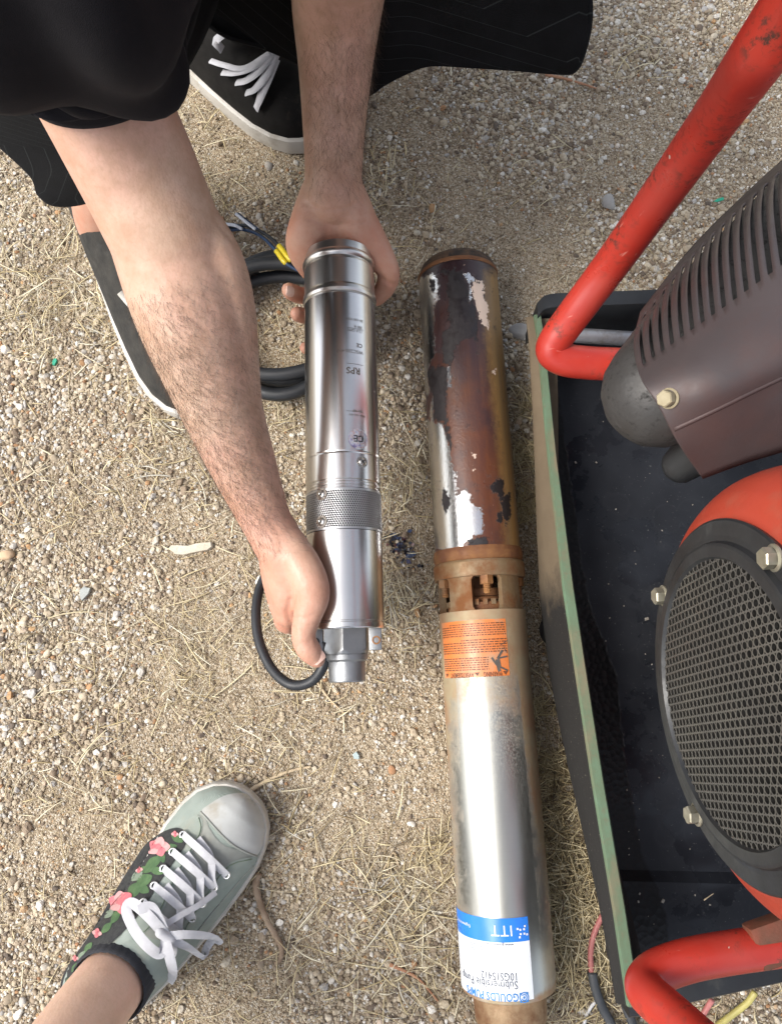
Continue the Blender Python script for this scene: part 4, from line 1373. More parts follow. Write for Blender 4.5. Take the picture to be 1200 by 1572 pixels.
    # ---- shorts: hem outline as the photograph shows it, cloth gathered back to the hips
    def short_leg(front, mids, hipc, hipr):
        ring0 = spline([Vector(at(*q)) for q in front], 6, True)
        n = len(ring0); c0 = sum(ring0, Vector()) / n
        rows, inner = [], []
        hip_ring = []
        zdir = (hipc - c0).normalized()
        for j in range(n):
            d = ring0[j] - c0; d = d - zdir * d.dot(zdir)
            hip_ring.append(hipc + d.normalized() * hipr)
        K = 22
        for k in range(K + 1):
            t = k / K; row = []
            for j in range(n):
                p = ring0[j].lerp(hip_ring[j], t)
                if mids:
                    mc, mr, tm = mids
                    wgt = math.exp(-((t - tm) / .22) ** 2)
                    d = ring0[j] - c0
                    axis = (hipc - mc).normalized()
                    d = d - axis * d.dot(axis)
                    p = p.lerp(mc + d.normalized() * mr, wgt * .9)
                an = 2*PI*j/n
                amp = min(1, t * 4) * (1 - t) ** .5
                nn = (p - (c0.lerp(hipc, t))).normalized()
                p = p + nn * (.009 * math.sin(4*an + 6*t) + .007 * math.sin(9*an - 7*t + 1) + .004 * math.sin(17*an + 9*t)) * amp + nn * .0012 * (1 if k < 2 else 0)
                row.append(inv @ p)
            rows.append(row)
        cin = inv @ c0
        lip = [p.lerp(cin, .02) for p in rows[0]]
        deep = [p.lerp(inv @ c0.lerp(hipc, .35), .25) for p in rows[3]]
        mb_ = MB(); mb_.rings([lip] + rows, cap0=True)
        o = mb_.build('trouser_leg', M_SHORTS, shorts, 180)
        ar = np.concatenate([np.arange(n) / n] * (len(rows) + 1)).astype(np.float32)
        o.data.attributes.new('around', 'FLOAT', 'POINT').data.foreach_set('value', ar)
        return o
    mw = MB()
    capsule(mw, [(HIP + Vector((-.09, .03, 0)), .135), (HIP + Vector((.09, .03, 0)), .135)], 26)
    capsule(mw, [(HIP + Vector((-.085, 0, 0)), .115), (HIP.lerp(KN_R, .5) + Vector((-.03, 0, .03)), .10)], 24)
    mw.xf(inv)
    shorts = remeshed('shorts', mw, .008, M_SHORTS, root, 4)
    short_leg([(270, -20, .20), (335, 52, .19), (405, 76, .19), (460, 101, .19), (515, 138, .19), (562, 148, .195), (592, 130, .205), (626, 112, .215), (660, 101, .22), (720, 104, .22), (790, 109, .222), (848, 114, .228), (880, 112, .238), (897, 82, .26), (908, 20, .30), (895, -40, .33), (820, -70, .37), (700, -80, .39), (560, -70, .36), (400, -70, .28)], None, HIP + Vector((.09, -.02, .02)), .13)
    short_leg([(-70, 160, .30), (-5, 222, .265), (46, 270, .245), (58, 299, .225), (84, 316, .215), (132, 312, .215), (178, 288, .24), (212, 238, .28), (222, 160, .34), (190, 70, .41), (110, 20, .46), (10, 10, .47), (-70, 70, .40)], None, HIP + Vector((-.09, 0, .03)), .14)
    return root, inv
MAN, MAN_INV = build_man()

# ------------------------------------------------------------------ shoes
from mathutils.geometry import delaunay_2d_cdt

class Shoe:
    """surface of a low shoe standing on the soil: local x from heel to toe, y to the left, z up"""
    def __init__(s, heel, toe, width, hscale=1.0, sole=.022, base=.0, shift=0.0, ex=(2.3, .55)):
        heel, toe = Vector(heel), Vector(toe)
        d = toe - heel; s.L = d.length; d.normalize()
        s.M = Matrix(((d.x, -d.y, 0, heel.x), (d.y, d.x, 0, heel.y), (0, 0, 1, base), (0, 0, 0, 1)))
        s.Mi = s.M.inverted(); s.W = width; s.hs = hscale; s.sole = sole
        U = [0, .015, .05, .12, .25, .42, .58, .70, .80, .88, .94, .975, .993, 1.0]
        Wd = [.0, .40, .63, .80, .87, .88, .95, 1.0, .985, .89, .70, .48, .27, .0]
        Hh = [.052, .060, .070, .080, .085, .080, .067, .053, .043, .038, .034, .029, .024, .018]
        Cc = [0, 0, 0, 0, -.002, -.004, -.002, .001, .002, .003, .003, .003, .003, .003]
        s.U, s.Wd, s.Hh, s.Cc = map(np.array, (U, Wd, Hh, Cc)); s.Cc = s.Cc + shift; s.ex = ex
    def w(s, u): return float(np.interp(u, s.U, s.Wd)) * s.W / 2
    def h(s, u): return float(np.interp(u, s.U, s.Hh)) * s.hs
    def c(s, u): return float(np.interp(u, s.U, s.Cc))
    def exu(s, u):
        k = min(max((.55 - u) / .2, 0), 1)
        return s.ex[0] + (3.2 - s.ex[0]) * k, s.ex[1] + (.5 - s.ex[1]) * k
    def top(s, x, y):
        u = min(max(x / s.L, 0), 1)
        w = max(s.w(u), 1e-5)
        q = min(abs((y - s.c(u)) / w), 1)
        e0, e1 = s.exu(u)
        return s.sole * .9 + s.h(u) * (1 - q ** e0) ** e1
    def hit(s, px, py, off=0.0):
        """local point of the upper under a pixel"""
        z = .05
        for _ in range(14):
            l = s.Mi @ at(px, py, z)
            z = .5 * z + .5 * (s.top(l.x, l.y) + s.M.translation.z)
        l = s.Mi @ at(px, py, z)
        e = .002
        n = Vector((-(s.top(l.x + e, l.y) - s.top(l.x - e, l.y)) / (2*e), -(s.top(l.x, l.y + e) - s.top(l.x, l.y - e)) / (2*e), 1))
        n.x = max(-1.5, min(1.5, n.x)); n.y = max(-1.5, min(1.5, n.y))
        return l + n.normalized() * off
    def upper(s, name, mat, parent, opening=None):
        mb = MB(); R = []
        for u in np.concatenate([[.001, .006, .015, .03], np.linspace(.05, .94, 46), [.955, .97, .982, .992, .998]]):
            w, h, c = s.w(u), s.h(u), s.c(u); row = []
            for a in np.linspace(0, PI, 33):
                q = math.cos(a); 
                q = math.copysign(abs(q) ** .8, q)
                e0, e1 = s.exu(u)
                z = s.sole * .9 + h * (1 - min(1, abs(q)) ** e0) ** e1
                row.append(Vector((u * s.L, c + w * q, z)))
            row = [Vector((row[0].x, row[0].y, .004))] + row + [Vector((row[-1].x, row[-1].y, .004))]
            R.append(row)
        mb.rings(R, closed=False)
        return mb.build(name, mat, parent, 180)
    def outline(s, grow, z, n=90):
        pts = []
        us = (1 - np.cos(np.linspace(0, PI, n))) / 2
        lf = [Vector((u * s.L, s.c(u) + s.w(u), 0)) for u in us]
        rt = [Vector((u * s.L, s.c(u) - s.w(u), 0)) for u in us[::-1]]
        ring = lf + rt[1:-1]
        out = []
        for i, p in enumerate(ring):
            t = ring[(i + 1) % len(ring)] - ring[i - 1]
            nn = Vector((-t.y, t.x, 0))
            nn = nn.normalized() if nn.length > 1e-9 else Vector((0, 0, 0))
            q = p + nn * grow
            out.append(Vector((q.x, q.y, z)))
        return out
    def foxing(s, name, mat, parent, zs):
        """rubber sole wall: list of (z, grow)"""
        mb = MB(); R = [s.outline(g, z) for z, g in zs]
        mb.rings(R, cap0=True, cap1=True, flip=True)
        return mb.build(name, mat, parent, 45)

def conform(poly, hit, off, step=3.0, smooth=True):
    """fill a pixel outline with small triangles laid on a surface"""
    P = [Vector((x, y)) for x, y in poly]
    if smooth:
        P = [Vector((q.x, q.y)) for q in spline([Vector((x, y, 0)) for x, y in poly], 4, True)]
    A = np.array([(p.x, p.y) for p in P])
    x0, y0 = A.min(0); x1, y1 = A.max(0)
    gx, gy = np.meshgrid(np.arange(x0, x1, step), np.arange(y0, y1, step))
    G = np.stack([gx.ravel(), gy.ravel()], 1)
    G = G[poly_sd(G, A) > step * .45]
    pts = P + [Vector((float(a), float(b))) for a, b in G]
    edges = [(i, (i + 1) % len(P)) for i in range(len(P))]
    V_, E_, F_, *_r = delaunay_2d_cdt(pts, edges, [], 1, 1e-5)
    return [hit(v.x, v.y, off) for v in V_], [f[::-1] for f in F_]

def strip(mb, path, width, hit=None, lift=.0, th=.0007, up=None, world=None):
    """flat lace: ribbon with thickness along points"""
    P = spline(path, 5)
    R = []
    for i, p in enumerate(P):
        t = (P[min(i+1, len(P)-1)] - P[max(i-1, 0)]).normalized()
        u = Vector(up) if up is not None else Vector((0, 0, 1))
        s_ = t.cross(u).normalized(); n = s_.cross(t).normalized()
        w = width / 2
        R.append([p - s_*w, p - s_*w*.75 + n*th, p + n*th*1.25, p + s_*w*.75 + n*th, p + s_*w, p + s_*w*.75 - n*th, p - n*th, p - s_*w*.75 - n*th])
    mb.rings(R, cap0=True, cap1=True, flip=True)

def canvas_material(name, c1, c2, dirt=(.30, .28, .22)):
    m, nt, b = newmat(name)
    N = NB(nt)
    w1 = N.n('ShaderNodeTexWave', wave_type='BANDS', bands_direction='DIAGONAL'); w1.inputs['Scale'].default_value = 1100
    N.l(N.co, w1.inputs['Vector'])
    col = N.mix(N.ramp(N.noise(45, 5), [(.35, 0), (.65, 1)]), c1, c2)
    col = N.mix(N.math('MULTIPLY', w1.outputs[1], .12), col, tuple(q * .6 for q in c1))
    col = N.mix(N.ramp(N.noise(24, 6, .65), [(.52, 0), (.75, .6)]), col, dirt)
    N.l(col, b.inputs['Base Color'])
    setv(b, rough=.9, spec=.2)
    N.l(N.bump(N.math('ADD', w1.outputs[1], N.math('MULTIPLY', N.noise(60, 4), 2.0)), .35, .0006), b.inputs['Normal'])
    return m
M_CANVAS = canvas_material('sage_canvas', (.26, .305, .275), (.31, .35, .315))
M_TONGUE = canvas_material('grey_canvas', (.30, .315, .29), (.25, .26, .24))
M_SOLE = simple('white_rubber', (.50, .48, .44), (.42, .40, .36), 30, .55, .1, 0, .2, 500, .0005, dirt=(.30, .26, .20), dscale=30, dlim=(.55, .75))
M_TOECAP = simple('scuffed_toe_cap', (.43, .44, .43), (.36, .37, .355), 26, .42, .1, 0, .25, 220, .0006, dirt=(.30, .27, .21), dscale=22, dlim=(.52, .76))
M_LACE = simple('white_lace', (.50, .50, .525), (.42, .42, .44), 90, .85, .08, 0, .6, 1500, .0006)
M_EMBLACK = simple('black_embroidery', (.018, .018, .02), (.03, .032, .03), 200, .8, .1, 0, .6, 1600, .0006)
M_LEAF = simple('green_thread', (.045, .10, .04), (.08, .15, .06), 120, .7, .1, 0, .7, 1500, .0007)
M_LEAF2 = simple('pale_green_thread', (.20, .25, .19), (.15, .20, .14), 120, .7, .1, 0, .7, 1500, .0007)
M_ROSE = simple('pink_thread', (.48, .12, .15), (.56, .19, .20), 160, .65, .1, 0, .7, 1500, .0007)
M_ROSE2 = simple('pale_pink_thread', (.58, .34, .33), (.54, .28, .28), 160, .65, .1, 0, .7, 1500, .0007)
M_SOCK = cloth_material('charcoal_sock', (.028, .029, .033), (.045, .046, .052), 900)
M_METAL_RING = simple('eyelet_metal', (.72, .73, .73), None, 200, .3, .1, .9)
M_BLACKSHOE = simple('black_suede', (.009, .0085, .008), (.014, .013, .012), 35, .85, .1, 0, .5, 700, .0007, dirt=(.06, .05, .036), dscale=26, dlim=(.62, .85), spec=.15)
M_DUSTYSHOE = simple('dusty_mesh_shoe', (.014, .0135, .012), (.034, .031, .026), 60, .9, .08, 0, .7, 500, .0008)

# ---- the photographer, whose foot stands at the lower left
TOE_W = at(394, 1226, .01); ANK_W = at(172, 1508, .09)
_dw = (Vector((ANK_W.x, ANK_W.y, 0)) - Vector((TOE_W.x, TOE_W.y, 0))).normalized()
SW = Shoe((TOE_W.x + _dw.x * .262, TOE_W.y + _dw.y * .262, 0), (TOE_W.x, TOE_W.y, 0), .106, 1.0, .024, shift=.006, ex=(2.0, .72))

def eyelet(parent, l, r=.0033):
    mb = MB(); M = frame(l, (0, 0, 1), (1, 0, 0))
    R = []
    for k in range(16):
        a = 2*PI*k/16
        R.append([M @ Vector(((r + .0011*math.cos(b))*math.cos(a), (r + .0011*math.cos(b))*math.sin(a), .0009*math.sin(b))) for b in np.linspace(0, 2*PI, 7)[:-1]])
    mb.rings(R + [R[0]], flip=False)
    e = mb.build('eyelet', M_METAL_RING, parent, 180)
    return e

def sneaker(parent, S, detail):
    root = bpy.data.objects.new('sneaker', None); link(root, parent)
    root.matrix_world = (parent.matrix_world.inverted() @ S.M) if False else S.M
    root.matrix_local = parent.matrix_world.inverted() @ S.M
    S.upper('upper', M_CANVAS, root)
    S.foxing('sole', M_SOLE, root, [(.0, -.001), (.002, .0025), (.012, .0032), (.0135, .0026), (.015, .0034), (.022, .0030), (.0245, .0016), (.0248, -.002)])
    if not detail:
        return root
    H = S.hit
    def patch(name, poly, off, mat, step=3.0, smooth=True):
        V_, F_ = conform(poly, H, off, step, smooth)
        return mesh(name, V_, F_, mat, root, 180)
    # grey tongue and vamp between the eyestays
    patch('tongue', [(312, 1249), (322, 1272), (345, 1298), (393, 1312), (352, 1330), (330, 1350), (300, 1400), (272, 1440), (232, 1440), (214, 1416), (230, 1390), (262, 1330), (290, 1280)], .0006, M_TONGUE)
    # toe cap and its rolled edge
    cap = [(311, 1246), (322, 1236), (345, 1223), (372, 1219), (394, 1228), (406, 1250), (408, 1276), (400, 1302), (391, 1313), (378, 1307), (356, 1295), (335, 1275), (320, 1258)]
    patch('toe_cap', cap, .0014, M_TOECAP)
    mb = MB(); mb.tube(spline([H(x, y, .0014) for x, y in ((309, 1247), (320, 1259), (335, 1276), (356, 1296), (378, 1308), (393, 1314))], 6), .0012, 8)
    mb.build('cap_seam', M_TONGUE, root, 180)
    # eyestay panels with stitched edges
    def seam(poly, off=.0016, r=.0006, mat=M_LEAF2):
        mb = MB(); mb.tube(spline([H(x, y, off) for x, y in poly], 5), r, 6)
        return mb.build('seam', mat, root, 180)
    patch('eyestay', [(304, 1252), (312, 1262), (310, 1278), (300, 1300), (290, 1318), (276, 1345), (262, 1372), (250, 1400), (236, 1420), (214, 1438), (186, 1446), (196, 1420), (216, 1385), (240, 1340), (262, 1296), (272, 1276), (286, 1260)], .0010, M_CANVAS)
    patch('eyestay', [(392, 1318), (380, 1316), (356, 1322), (338, 1336), (322, 1356), (306, 1380), (290, 1404), (274, 1430), (266, 1452), (278, 1462), (296, 1440), (320, 1408), (350, 1378), (380, 1346)], .0010, M_CANVAS)
    seam([(306, 1256), (309, 1272), (301, 1292), (285, 1318), (268, 1350), (254, 1380), (242, 1404), (228, 1424), (208, 1440)])
    seam([(385, 1318), (358, 1325), (340, 1340), (324, 1362), (308, 1386), (292, 1410), (278, 1436)])
    seam([(388, 1328), (366, 1352), (340, 1382), (318, 1408), (300, 1432)], mat=M_TONGUE)
    # embroidered panel: black ground, then leaves and roses one by one
    patch('embroidered_panel', [(228, 1292), (262, 1274), (282, 1275), (286, 1296), (272, 1318), (260, 1336), (242, 1362), (224, 1392), (198, 1424), (168, 1452), (140, 1482), (118, 1512), (102, 1535), (94, 1510), (108, 1478), (132, 1444), (156, 1406), (180, 1364), (205, 1324)], .0018, M_EMBLACK)
    rnd = random.Random(8)
    def leaf(cx, cy, l, w, a, mat, off=.0022):
        ca, sa = math.cos(a), math.sin(a)
        pts = [(-l, 0), (-l*.5, w*.8), (0, w), (l*.55, w*.7), (l, 0), (l*.5, -w*.75), (0, -w), (-l*.5, -w*.7)]
        patch('leaf', [(cx + x*ca - y*sa, cy + x*sa + y*ca) for x, y in pts], off, mat, 2.5)
    for cx, cy, l, w, a, mt in ((274, 1288, 8, 5, .6, M_LEAF), (264, 1303, 8, 5, -.4, M_LEAF), (238, 1325, 12, 6, -.6, M_LEAF), (243, 1338, 9, 5, .3, M_LEAF), (226, 1336, 8, 4.5, .2, M_LEAF), (250, 1316, 8, 4.5, 1.2, M_LEAF),
                                (212, 1345, 10, 6, -.7, M_LEAF2), (224, 1352, 11, 7, -.5, M_LEAF), (208, 1368, 12, 7, -.9, M_LEAF), (222, 1366, 8, 6, .5, M_LEAF), (194, 1392, 11, 4.5, -.9, M_LEAF), (180, 1408, 11, 4.5, -1.0, M_LEAF),
                                (170, 1404, 8, 4, -.8, M_LEAF2), (166, 1426, 9, 4, -.8, M_LEAF), (138, 1456, 8, 3.6, -.9, M_LEAF), (128, 1468, 7, 3.2, -.9, M_LEAF2), (118, 1486, 7, 3, -1.0, M_LEAF), (108, 1508, 7, 3, -1.1, M_LEAF), (186, 1376, 7, 4, -.4, M_LEAF2)):
        leaf(cx, cy, l * 1.25, w * 1.25, a, mt)
    def rose(cx, cy, r, n=5, sq=.8, a0=0):
        for k in range(n):
            a = a0 + 2*PI*k/n
            leaf(cx + math.cos(a) * r * .55, cy + math.sin(a) * r * .55 * sq, r * .55, r * .5, a, M_ROSE if k % 2 else M_ROSE2, .0024 + .00012*k)
        leaf(cx, cy, r * .34, r * .3, .4, M_ROSE, .0032)
    rose(246, 1301, 16); rose(188, 1386, 19, 6, .9, .4); rose(216, 1336, 6, 4); rose(271, 1282, 5, 4); rose(152, 1434, 7, 4, 1, .2); rose(119, 1472, 5, 4)
    # eyelets
    le = [(283, 1283), (267, 1309), (253, 1335), (239, 1361), (222, 1387), (203, 1410)]
    re = [(346, 1342), (327, 1362), (309, 1386), (293, 1408), (276, 1434), (262, 1464)]
    for x, y in le + re:
        eyelet(root, H(x, y, .0022))
    # laces, one ribbon for each crossing
    def lace(path, w=.0078, name='lace'):
        mb = MB(); strip(mb, [H(x, y, o) for x, y, o in path], w, th=.0003)
        return mb.build(name, M_LACE, root, 25)
    for k in range(5):
        a, b = le[k], re[k]
        lace([(a[0], a[1], .003), ((a[0]*2+b[0])/3, (a[1]*2+b[1])/3 , .0062), ((a[0]+b[0]*2)/3, (a[1]+b[1]*2)/3, .0055), (b[0], b[1], .003)])
    for k in range(4):
        a, b = re[k], le[k+1]
        a2 = (a[0]-8, a[1]+2)
        c = (re[k+1][0], re[k+1][1])
        m0 = le[k]
        # underlying cross: from the left row one hole up to the right row one hole down
        s0 = ((le[k][0] + re[k][0]) / 2 + 4, (le[k][1] + re[k][1]) / 2 - 2)
        lace([(s0[0] - 14, s0[1] - 22, .0032), (s0[0] + 4, s0[1] + 6, .0040), (c[0] - 4, c[1] - 14, .0036), (c[0], c[1], .003)])
    lace([(327, 1366, .006), (300, 1384, .0095), (276, 1398, .010), (252, 1418, .009), (246, 1430, .011)], .0058)
    # bow
    def bow(path, w):
        mb = MB(); strip(mb, [H(x, y, o) for x, y, o in path], w * 1.2, th=.00032)
        return mb.build('lace_bow', M_LACE, root, 25)
    bow([(250, 1432, .013), (234, 1408, .020), (218, 1398, .022), (208, 1408, .020), (212, 1428, .017), (226, 1448, .016), (238, 1458, .014), (246, 1448, .014), (250, 1434, .012)], .0085)
    bow([(224, 1404, .024), (240, 1396, .022), (246, 1412, .016), (250, 1432, .012)], .0078)
    bow([(250, 1432, .014), (272, 1424, .020), (300, 1422, .022), (322, 1424, .020), (333, 1434, .016), (322, 1448, .014), (300, 1452, .015), (274, 1444, .015), (252, 1434, .013)], .0068)
    bow([(248, 1436, .014), (248, 1456, .018), (253, 1480, .014), (262, 1504, .006)], .0082)
    bow([(254, 1436, .010), (260, 1450, .008), (262, 1462, .004)], .0060)
    mb = MB(); capsule(mb, [(H(244, 1428, .014), .0048), (H(255, 1436, .014), .0044)], 12)
    mb.build('lace_knot', M_LACE, root, 180)
    return root

def build_photographer():
    K = Vector((ANK_W.x, ANK_W.y, 0))
    root = empty('person', Matrix.Translation(K), 'person standing at lower left in a floral canvas sneaker, ankle bare', 'person')
    inv = Matrix.Translation(-K)
    an = ANK_W.copy()
    kn = Vector((-.345, -.44, .47)); hip = Vector((-.10, -.78, .84))
    kr = Vector((.17, -.66, .47)); ar = Vector((.20, -.78, .09)); hipr = Vector((.10, -.80, .84))
    sh = Vector((0, -.62, 1.30))
    mb = MB()
    capsule(mb, [(an - Vector((0, 0, .045)) + Vector((.0, .0, 0)), .0350), (an, .0345), (an.lerp(kn, .16), .0365), (an.lerp(kn, .55) - Vector((0, .02, 0)), .050), (kn, .048)], 22)
    capsule(mb, [(an - Vector((0, 0, .05)), .032), (an - Vector((0, 0, .055)) - Vector((_dw.x, _dw.y, 0)) * .10, .026)], 14)
    capsule(mb, [(kn, .048), (hip, .078)], 20)
    capsule(mb, [(ar - Vector((0, 0, .04)), .034), (ar, .032), (ar.lerp(kr, .5) - Vector((0, .02, 0)), .048), (kr, .047)], 20)
    capsule(mb, [(kr, .047), (hipr, .078)], 20)
    capsule(mb, [(Vector((0, -.80, .88)), .12), (Vector((0, -.73, 1.09)), .105), (sh + Vector((0, -.03, -.02)), .11)], 22)
    capsule(mb, [(sh + Vector((-.16, 0, 0)), .05), (sh + Vector((.16, 0, 0)), .05)], 16)
    capsule(mb, [(sh, .05), (sh + Vector((0, .10, .10)), .045)], 16)
    hd = sh + Vector((0, .17, .17)); fd = Vector((0, .5, -.86)).normalized(); upv = Vector((0, .86, .5)).normalized()
    capsule(mb, [(hd + upv * .03, .085), (hd - upv * .06 + fd * .025, .055)], 20)
    capsule(mb, [(hd + fd * .085, .008), (hd + fd * .103 - upv * .022, .012)], 10)
    for s_ in (-1, 1):
        el = Vector((.25 * s_, -.28, .98)); hn = Vector((.062 * s_, -.055, .945))
        capsule(mb, [(sh + Vector((.16 * s_, 0, 0)), .045), (el, .037)], 16)
        capsule(mb, [(el, .036), (hn + Vector((.03*s_, -.04, .005)), .025), (hn, .026)], 16)
        for k in range(4):
            capsule(mb, [(hn + Vector((0, .02 - .014*k, .008)), .009), (hn + Vector((-.018*s_, .022 - .014*k, .030)), .008), (hn + Vector((-.035*s_, .022 - .014*k, .034)), .007)], 8)
        capsule(mb, [(hn + Vector((0, -.01, 0)), .010), (hn + Vector((-.03*s_, -.012, .012)), .008)], 8)
    mb.xf(inv)
    remeshed('body', mb, .0045, M_SKIN_W, root, 5)
    mh = MB(); capsule(mh, [(hd + upv * .045 - fd * .03, .095), (hd - fd * .055 - upv * .03, .085), (hd - fd * .07 - upv * .14, .05)], 20)
    mh.xf(inv); remeshed('hair', mh, .008, M_HAIR, root, 3)
    mt = MB()
    capsule(mt, [(an.lerp(kn, .55), .062), (kn, .060), (hip, .098)], 22)
    capsule(mt, [(ar.lerp(kr, .45), .062), (kr, .060), (hipr, .098)], 22)
    capsule(mt, [(Vector((-.05, -.80, .87)), .13), (Vector((.05, -.80, .87)), .13)], 20)
    mt.xf(inv); remeshed('trousers', mt, .009, M_LEGGING, root, 3)
    mj = MB()
    capsule(mj, [(Vector((0, -.79, .92)), .14), (Vector((0, -.73, 1.09)), .125), (sh + Vector((0, -.03, -.02)), .13)], 24)
    capsule(mj, [(sh + Vector((-.16, 0, 0)), .068), (sh + Vector((.16, 0, 0)), .068)], 18)
    for s_ in (-1, 1):
        el = Vector((.25 * s_, -.28, .98)); hn = Vector((.062 * s_, -.055, .945))
        capsule(mj, [(sh + Vector((.16 * s_, 0, 0)), .062), (el, .052)], 16)
        capsule(mj, [(el, .050), (hn + Vector((.05*s_, -.06, .01)), .040)], 16)
    mj.xf(inv); remeshed('jacket', mj, .009, M_HOODIE, root, 3)
    # sock: rolled rim round the ankle, ribbed
    ms = MB(); R = []
    ax = (an.lerp(kn, .16) - an).normalized()
    e1 = Vector((-_dw.x, -_dw.y, 0)); e1 = (e1 - ax * e1.dot(ax)).normalized(); e2 = ax.cross(e1)
    for t, r0 in ((-.055, .036), (-.03, .0375), (-.006, .0380), (.003, .0384), (.007, .0380), (.008, .0368), (.005, .0354), (-.006, .0335)):
        R.append([inv @ (an + ax * t + (e1 * 1.06 * math.cos(2*PI*j/96) + e2 * math.sin(2*PI*j/96)) * (r0 + .0006 * (j % 3 == 0))) for j in range(96)])
    ms.rings(R)
    ms.build('sock', M_SOCK, root, 60)
    sneaker(root, SW, True)
    S2 = Shoe((ar.x + .01, ar.y - .07, 0), (ar.x - .03, ar.y + .19, 0), .093, 1.0, .024)
    sneaker(root, S2, False)
    return root
build_photographer()

# ---- the man's shoes
def man_shoe(heel, toe, width, up_mat, sole_mat, name, hs=1.15):
    S = Shoe((heel.x, heel.y, 0), (toe.x, toe.y, 0), width, hs, .026)
    r = bpy.data.objects.new('shoe', None); link(r, MAN)
    r.matrix_local = MAN.matrix_world.inverted() @ S.M
    S.upper('upper', up_mat, r)
    S.foxing('sole', sole_mat, r, [(.0, -.001), (.002, .004), (.020, .0055), (.026, .0045), (.0275, .002), (.0278, -.003)])
    return S, r

S1, r1 = man_shoe(at(225, -10, .0), at(492, 222, .0), .112, M_BLACKSHOE, M_SOLE, 'shoe')
# wide pale laces: tips of the crossings fan out from under the hem
for path, w in (([(328, 92, .006), (350, 99, .010), (380, 108, .013), (412, 92, .014)], .0085), ([(346, 110, .006), (368, 112, .011), (392, 108, .014), (418, 88, .014)], .0100),
                ([(367, 126, .006), (384, 124, .011), (402, 112, .014), (420, 86, .014)], .0110), ([(382, 142, .006), (396, 138, .011), (410, 122, .014), (422, 92, .014)], .0110), ([(396, 166, .005), (404, 150, .009), (414, 128, .012), (422, 100, .013)], .0115)):
    mb = MB(); strip(mb, [S1.hit(x, y, o) for x, y, o in path], w, th=.0012)
    mb.build('lace', M_LACE, r1, 60)
mb = MB(); strip(mb, [S1.hit(333, 42, .020), S1.hit(348, 44, .026), S1.hit(352, 58, .026), S1.hit(342, 66, .022), S1.hit(348, 78, .014)], .0125, th=.0012)
mb.build('lace', M_LACE, r1, 60)
S2_, r2_ = man_shoe(at(168, 286, .0), at(316, 640, .0), .112, M_DUSTYSHOE, M_SOLE, 'shoe', 1.5)
mb = MB(); strip(mb, [S2_.hit(188, 448, .004), S2_.hit(196, 458, .004), S2_.hit(204, 468, .004)], .008, th=.0012)
mb.build('heel_tab', M_SOLE, r2_, 60)

# ------------------------------------------------------------------ the engine in its red tube frame
def red_material():
    m, nt, b = newmat('chipped_red_paint')
    N = NB(nt)
    col = N.mix(N.ramp(N.noise(16, 4), [(.35, 0), (.65, 1)]), (.36, .026, .017), (.42, .034, .020))
    fade = N.ramp(N.noise(9, 5, .6), [(.5, 0), (.75, .55)])
    col = N.mix(fade, col, (.38, .070, .055))
    grime = N.math('MULTIPLY', N.ramp(N.noise(160, 6, .7), [(.50, 0), (.62, 1)]), N.ramp(N.noise(16, 4), [(.44, 0), (.62, 1)]))
    col = N.mix(grime, col, (.05, .025, .018))
    chip = N.ramp(N.noise(70, 3, .55), [(.735, 0), (.745, 1)])
    col = N.mix(chip, col, (.42, .33, .28))
    scr = N.ramp(N.noise(1, 3, .5, N.mapping((40, 400, 40), rot=(.4, .3, .8))), [(.72, 0), (.76, .6)])
    col = N.mix(scr, col, (.55, .22, .18))
    N.l(col, b.inputs['Base Color'])
    N.l(N.math('ADD', N.ramp(N.noise(40, 5), [(.3, .26), (.7, .46)]), N.math('MULTIPLY', grime, .3)), b.inputs['Roughness'])
    N.l(N.bump(N.math('SUBTRACT', N.noise(90, 4), N.math('MULTIPLY', chip, .6)), .14, .0006), b.inputs['Normal'])
    setv(b, spec=.5)
    return m
M_RED = red_material()
M_ORANGE = simple('faded_red_housing', (.36, .046, .022), (.32, .042, .024), 14, .42, .1, 0, .15, 200, .0006, dirt=(.24, .07, .04), dscale=40, dlim=(.52, .95))
M_SHIELD = simple('maroon_heat_shield', (.064, .050, .050), (.052, .043, .044), 14, .46, .1, .25, .2, 300, .0005, dirt=(.075, .034, .028), dscale=11, dlim=(.52, .85))
M_MUFFLER = simple('sooty_muffler', (.062, .060, .058), (.045, .043, .042), 30, .55, .12, .4, .4, 260, .0008, dirt=(.018, .017, .016), dscale=150, dlim=(.54, .7))
M_BLACKTIN = simple('black_tin', (.016, .017, .019), (.026, .028, .030), 25, .42, .12, .2, .2, 300, .0005, dirt=(.06, .06, .055), dscale=50, dlim=(.60, .85))
M_GRILLE = simple('grey_grille', (.10, .098, .092), (.13, .125, .112), 20, .5, .08, .5, dirt=(.13, .12, .085), dscale=14, dlim=(.55, .85))
M_ZINC = simple('yellowed_zinc_bolt', (.30, .28, .21), (.38, .36, .29), 120, .45, .1, .75, .2, 500, .0004)

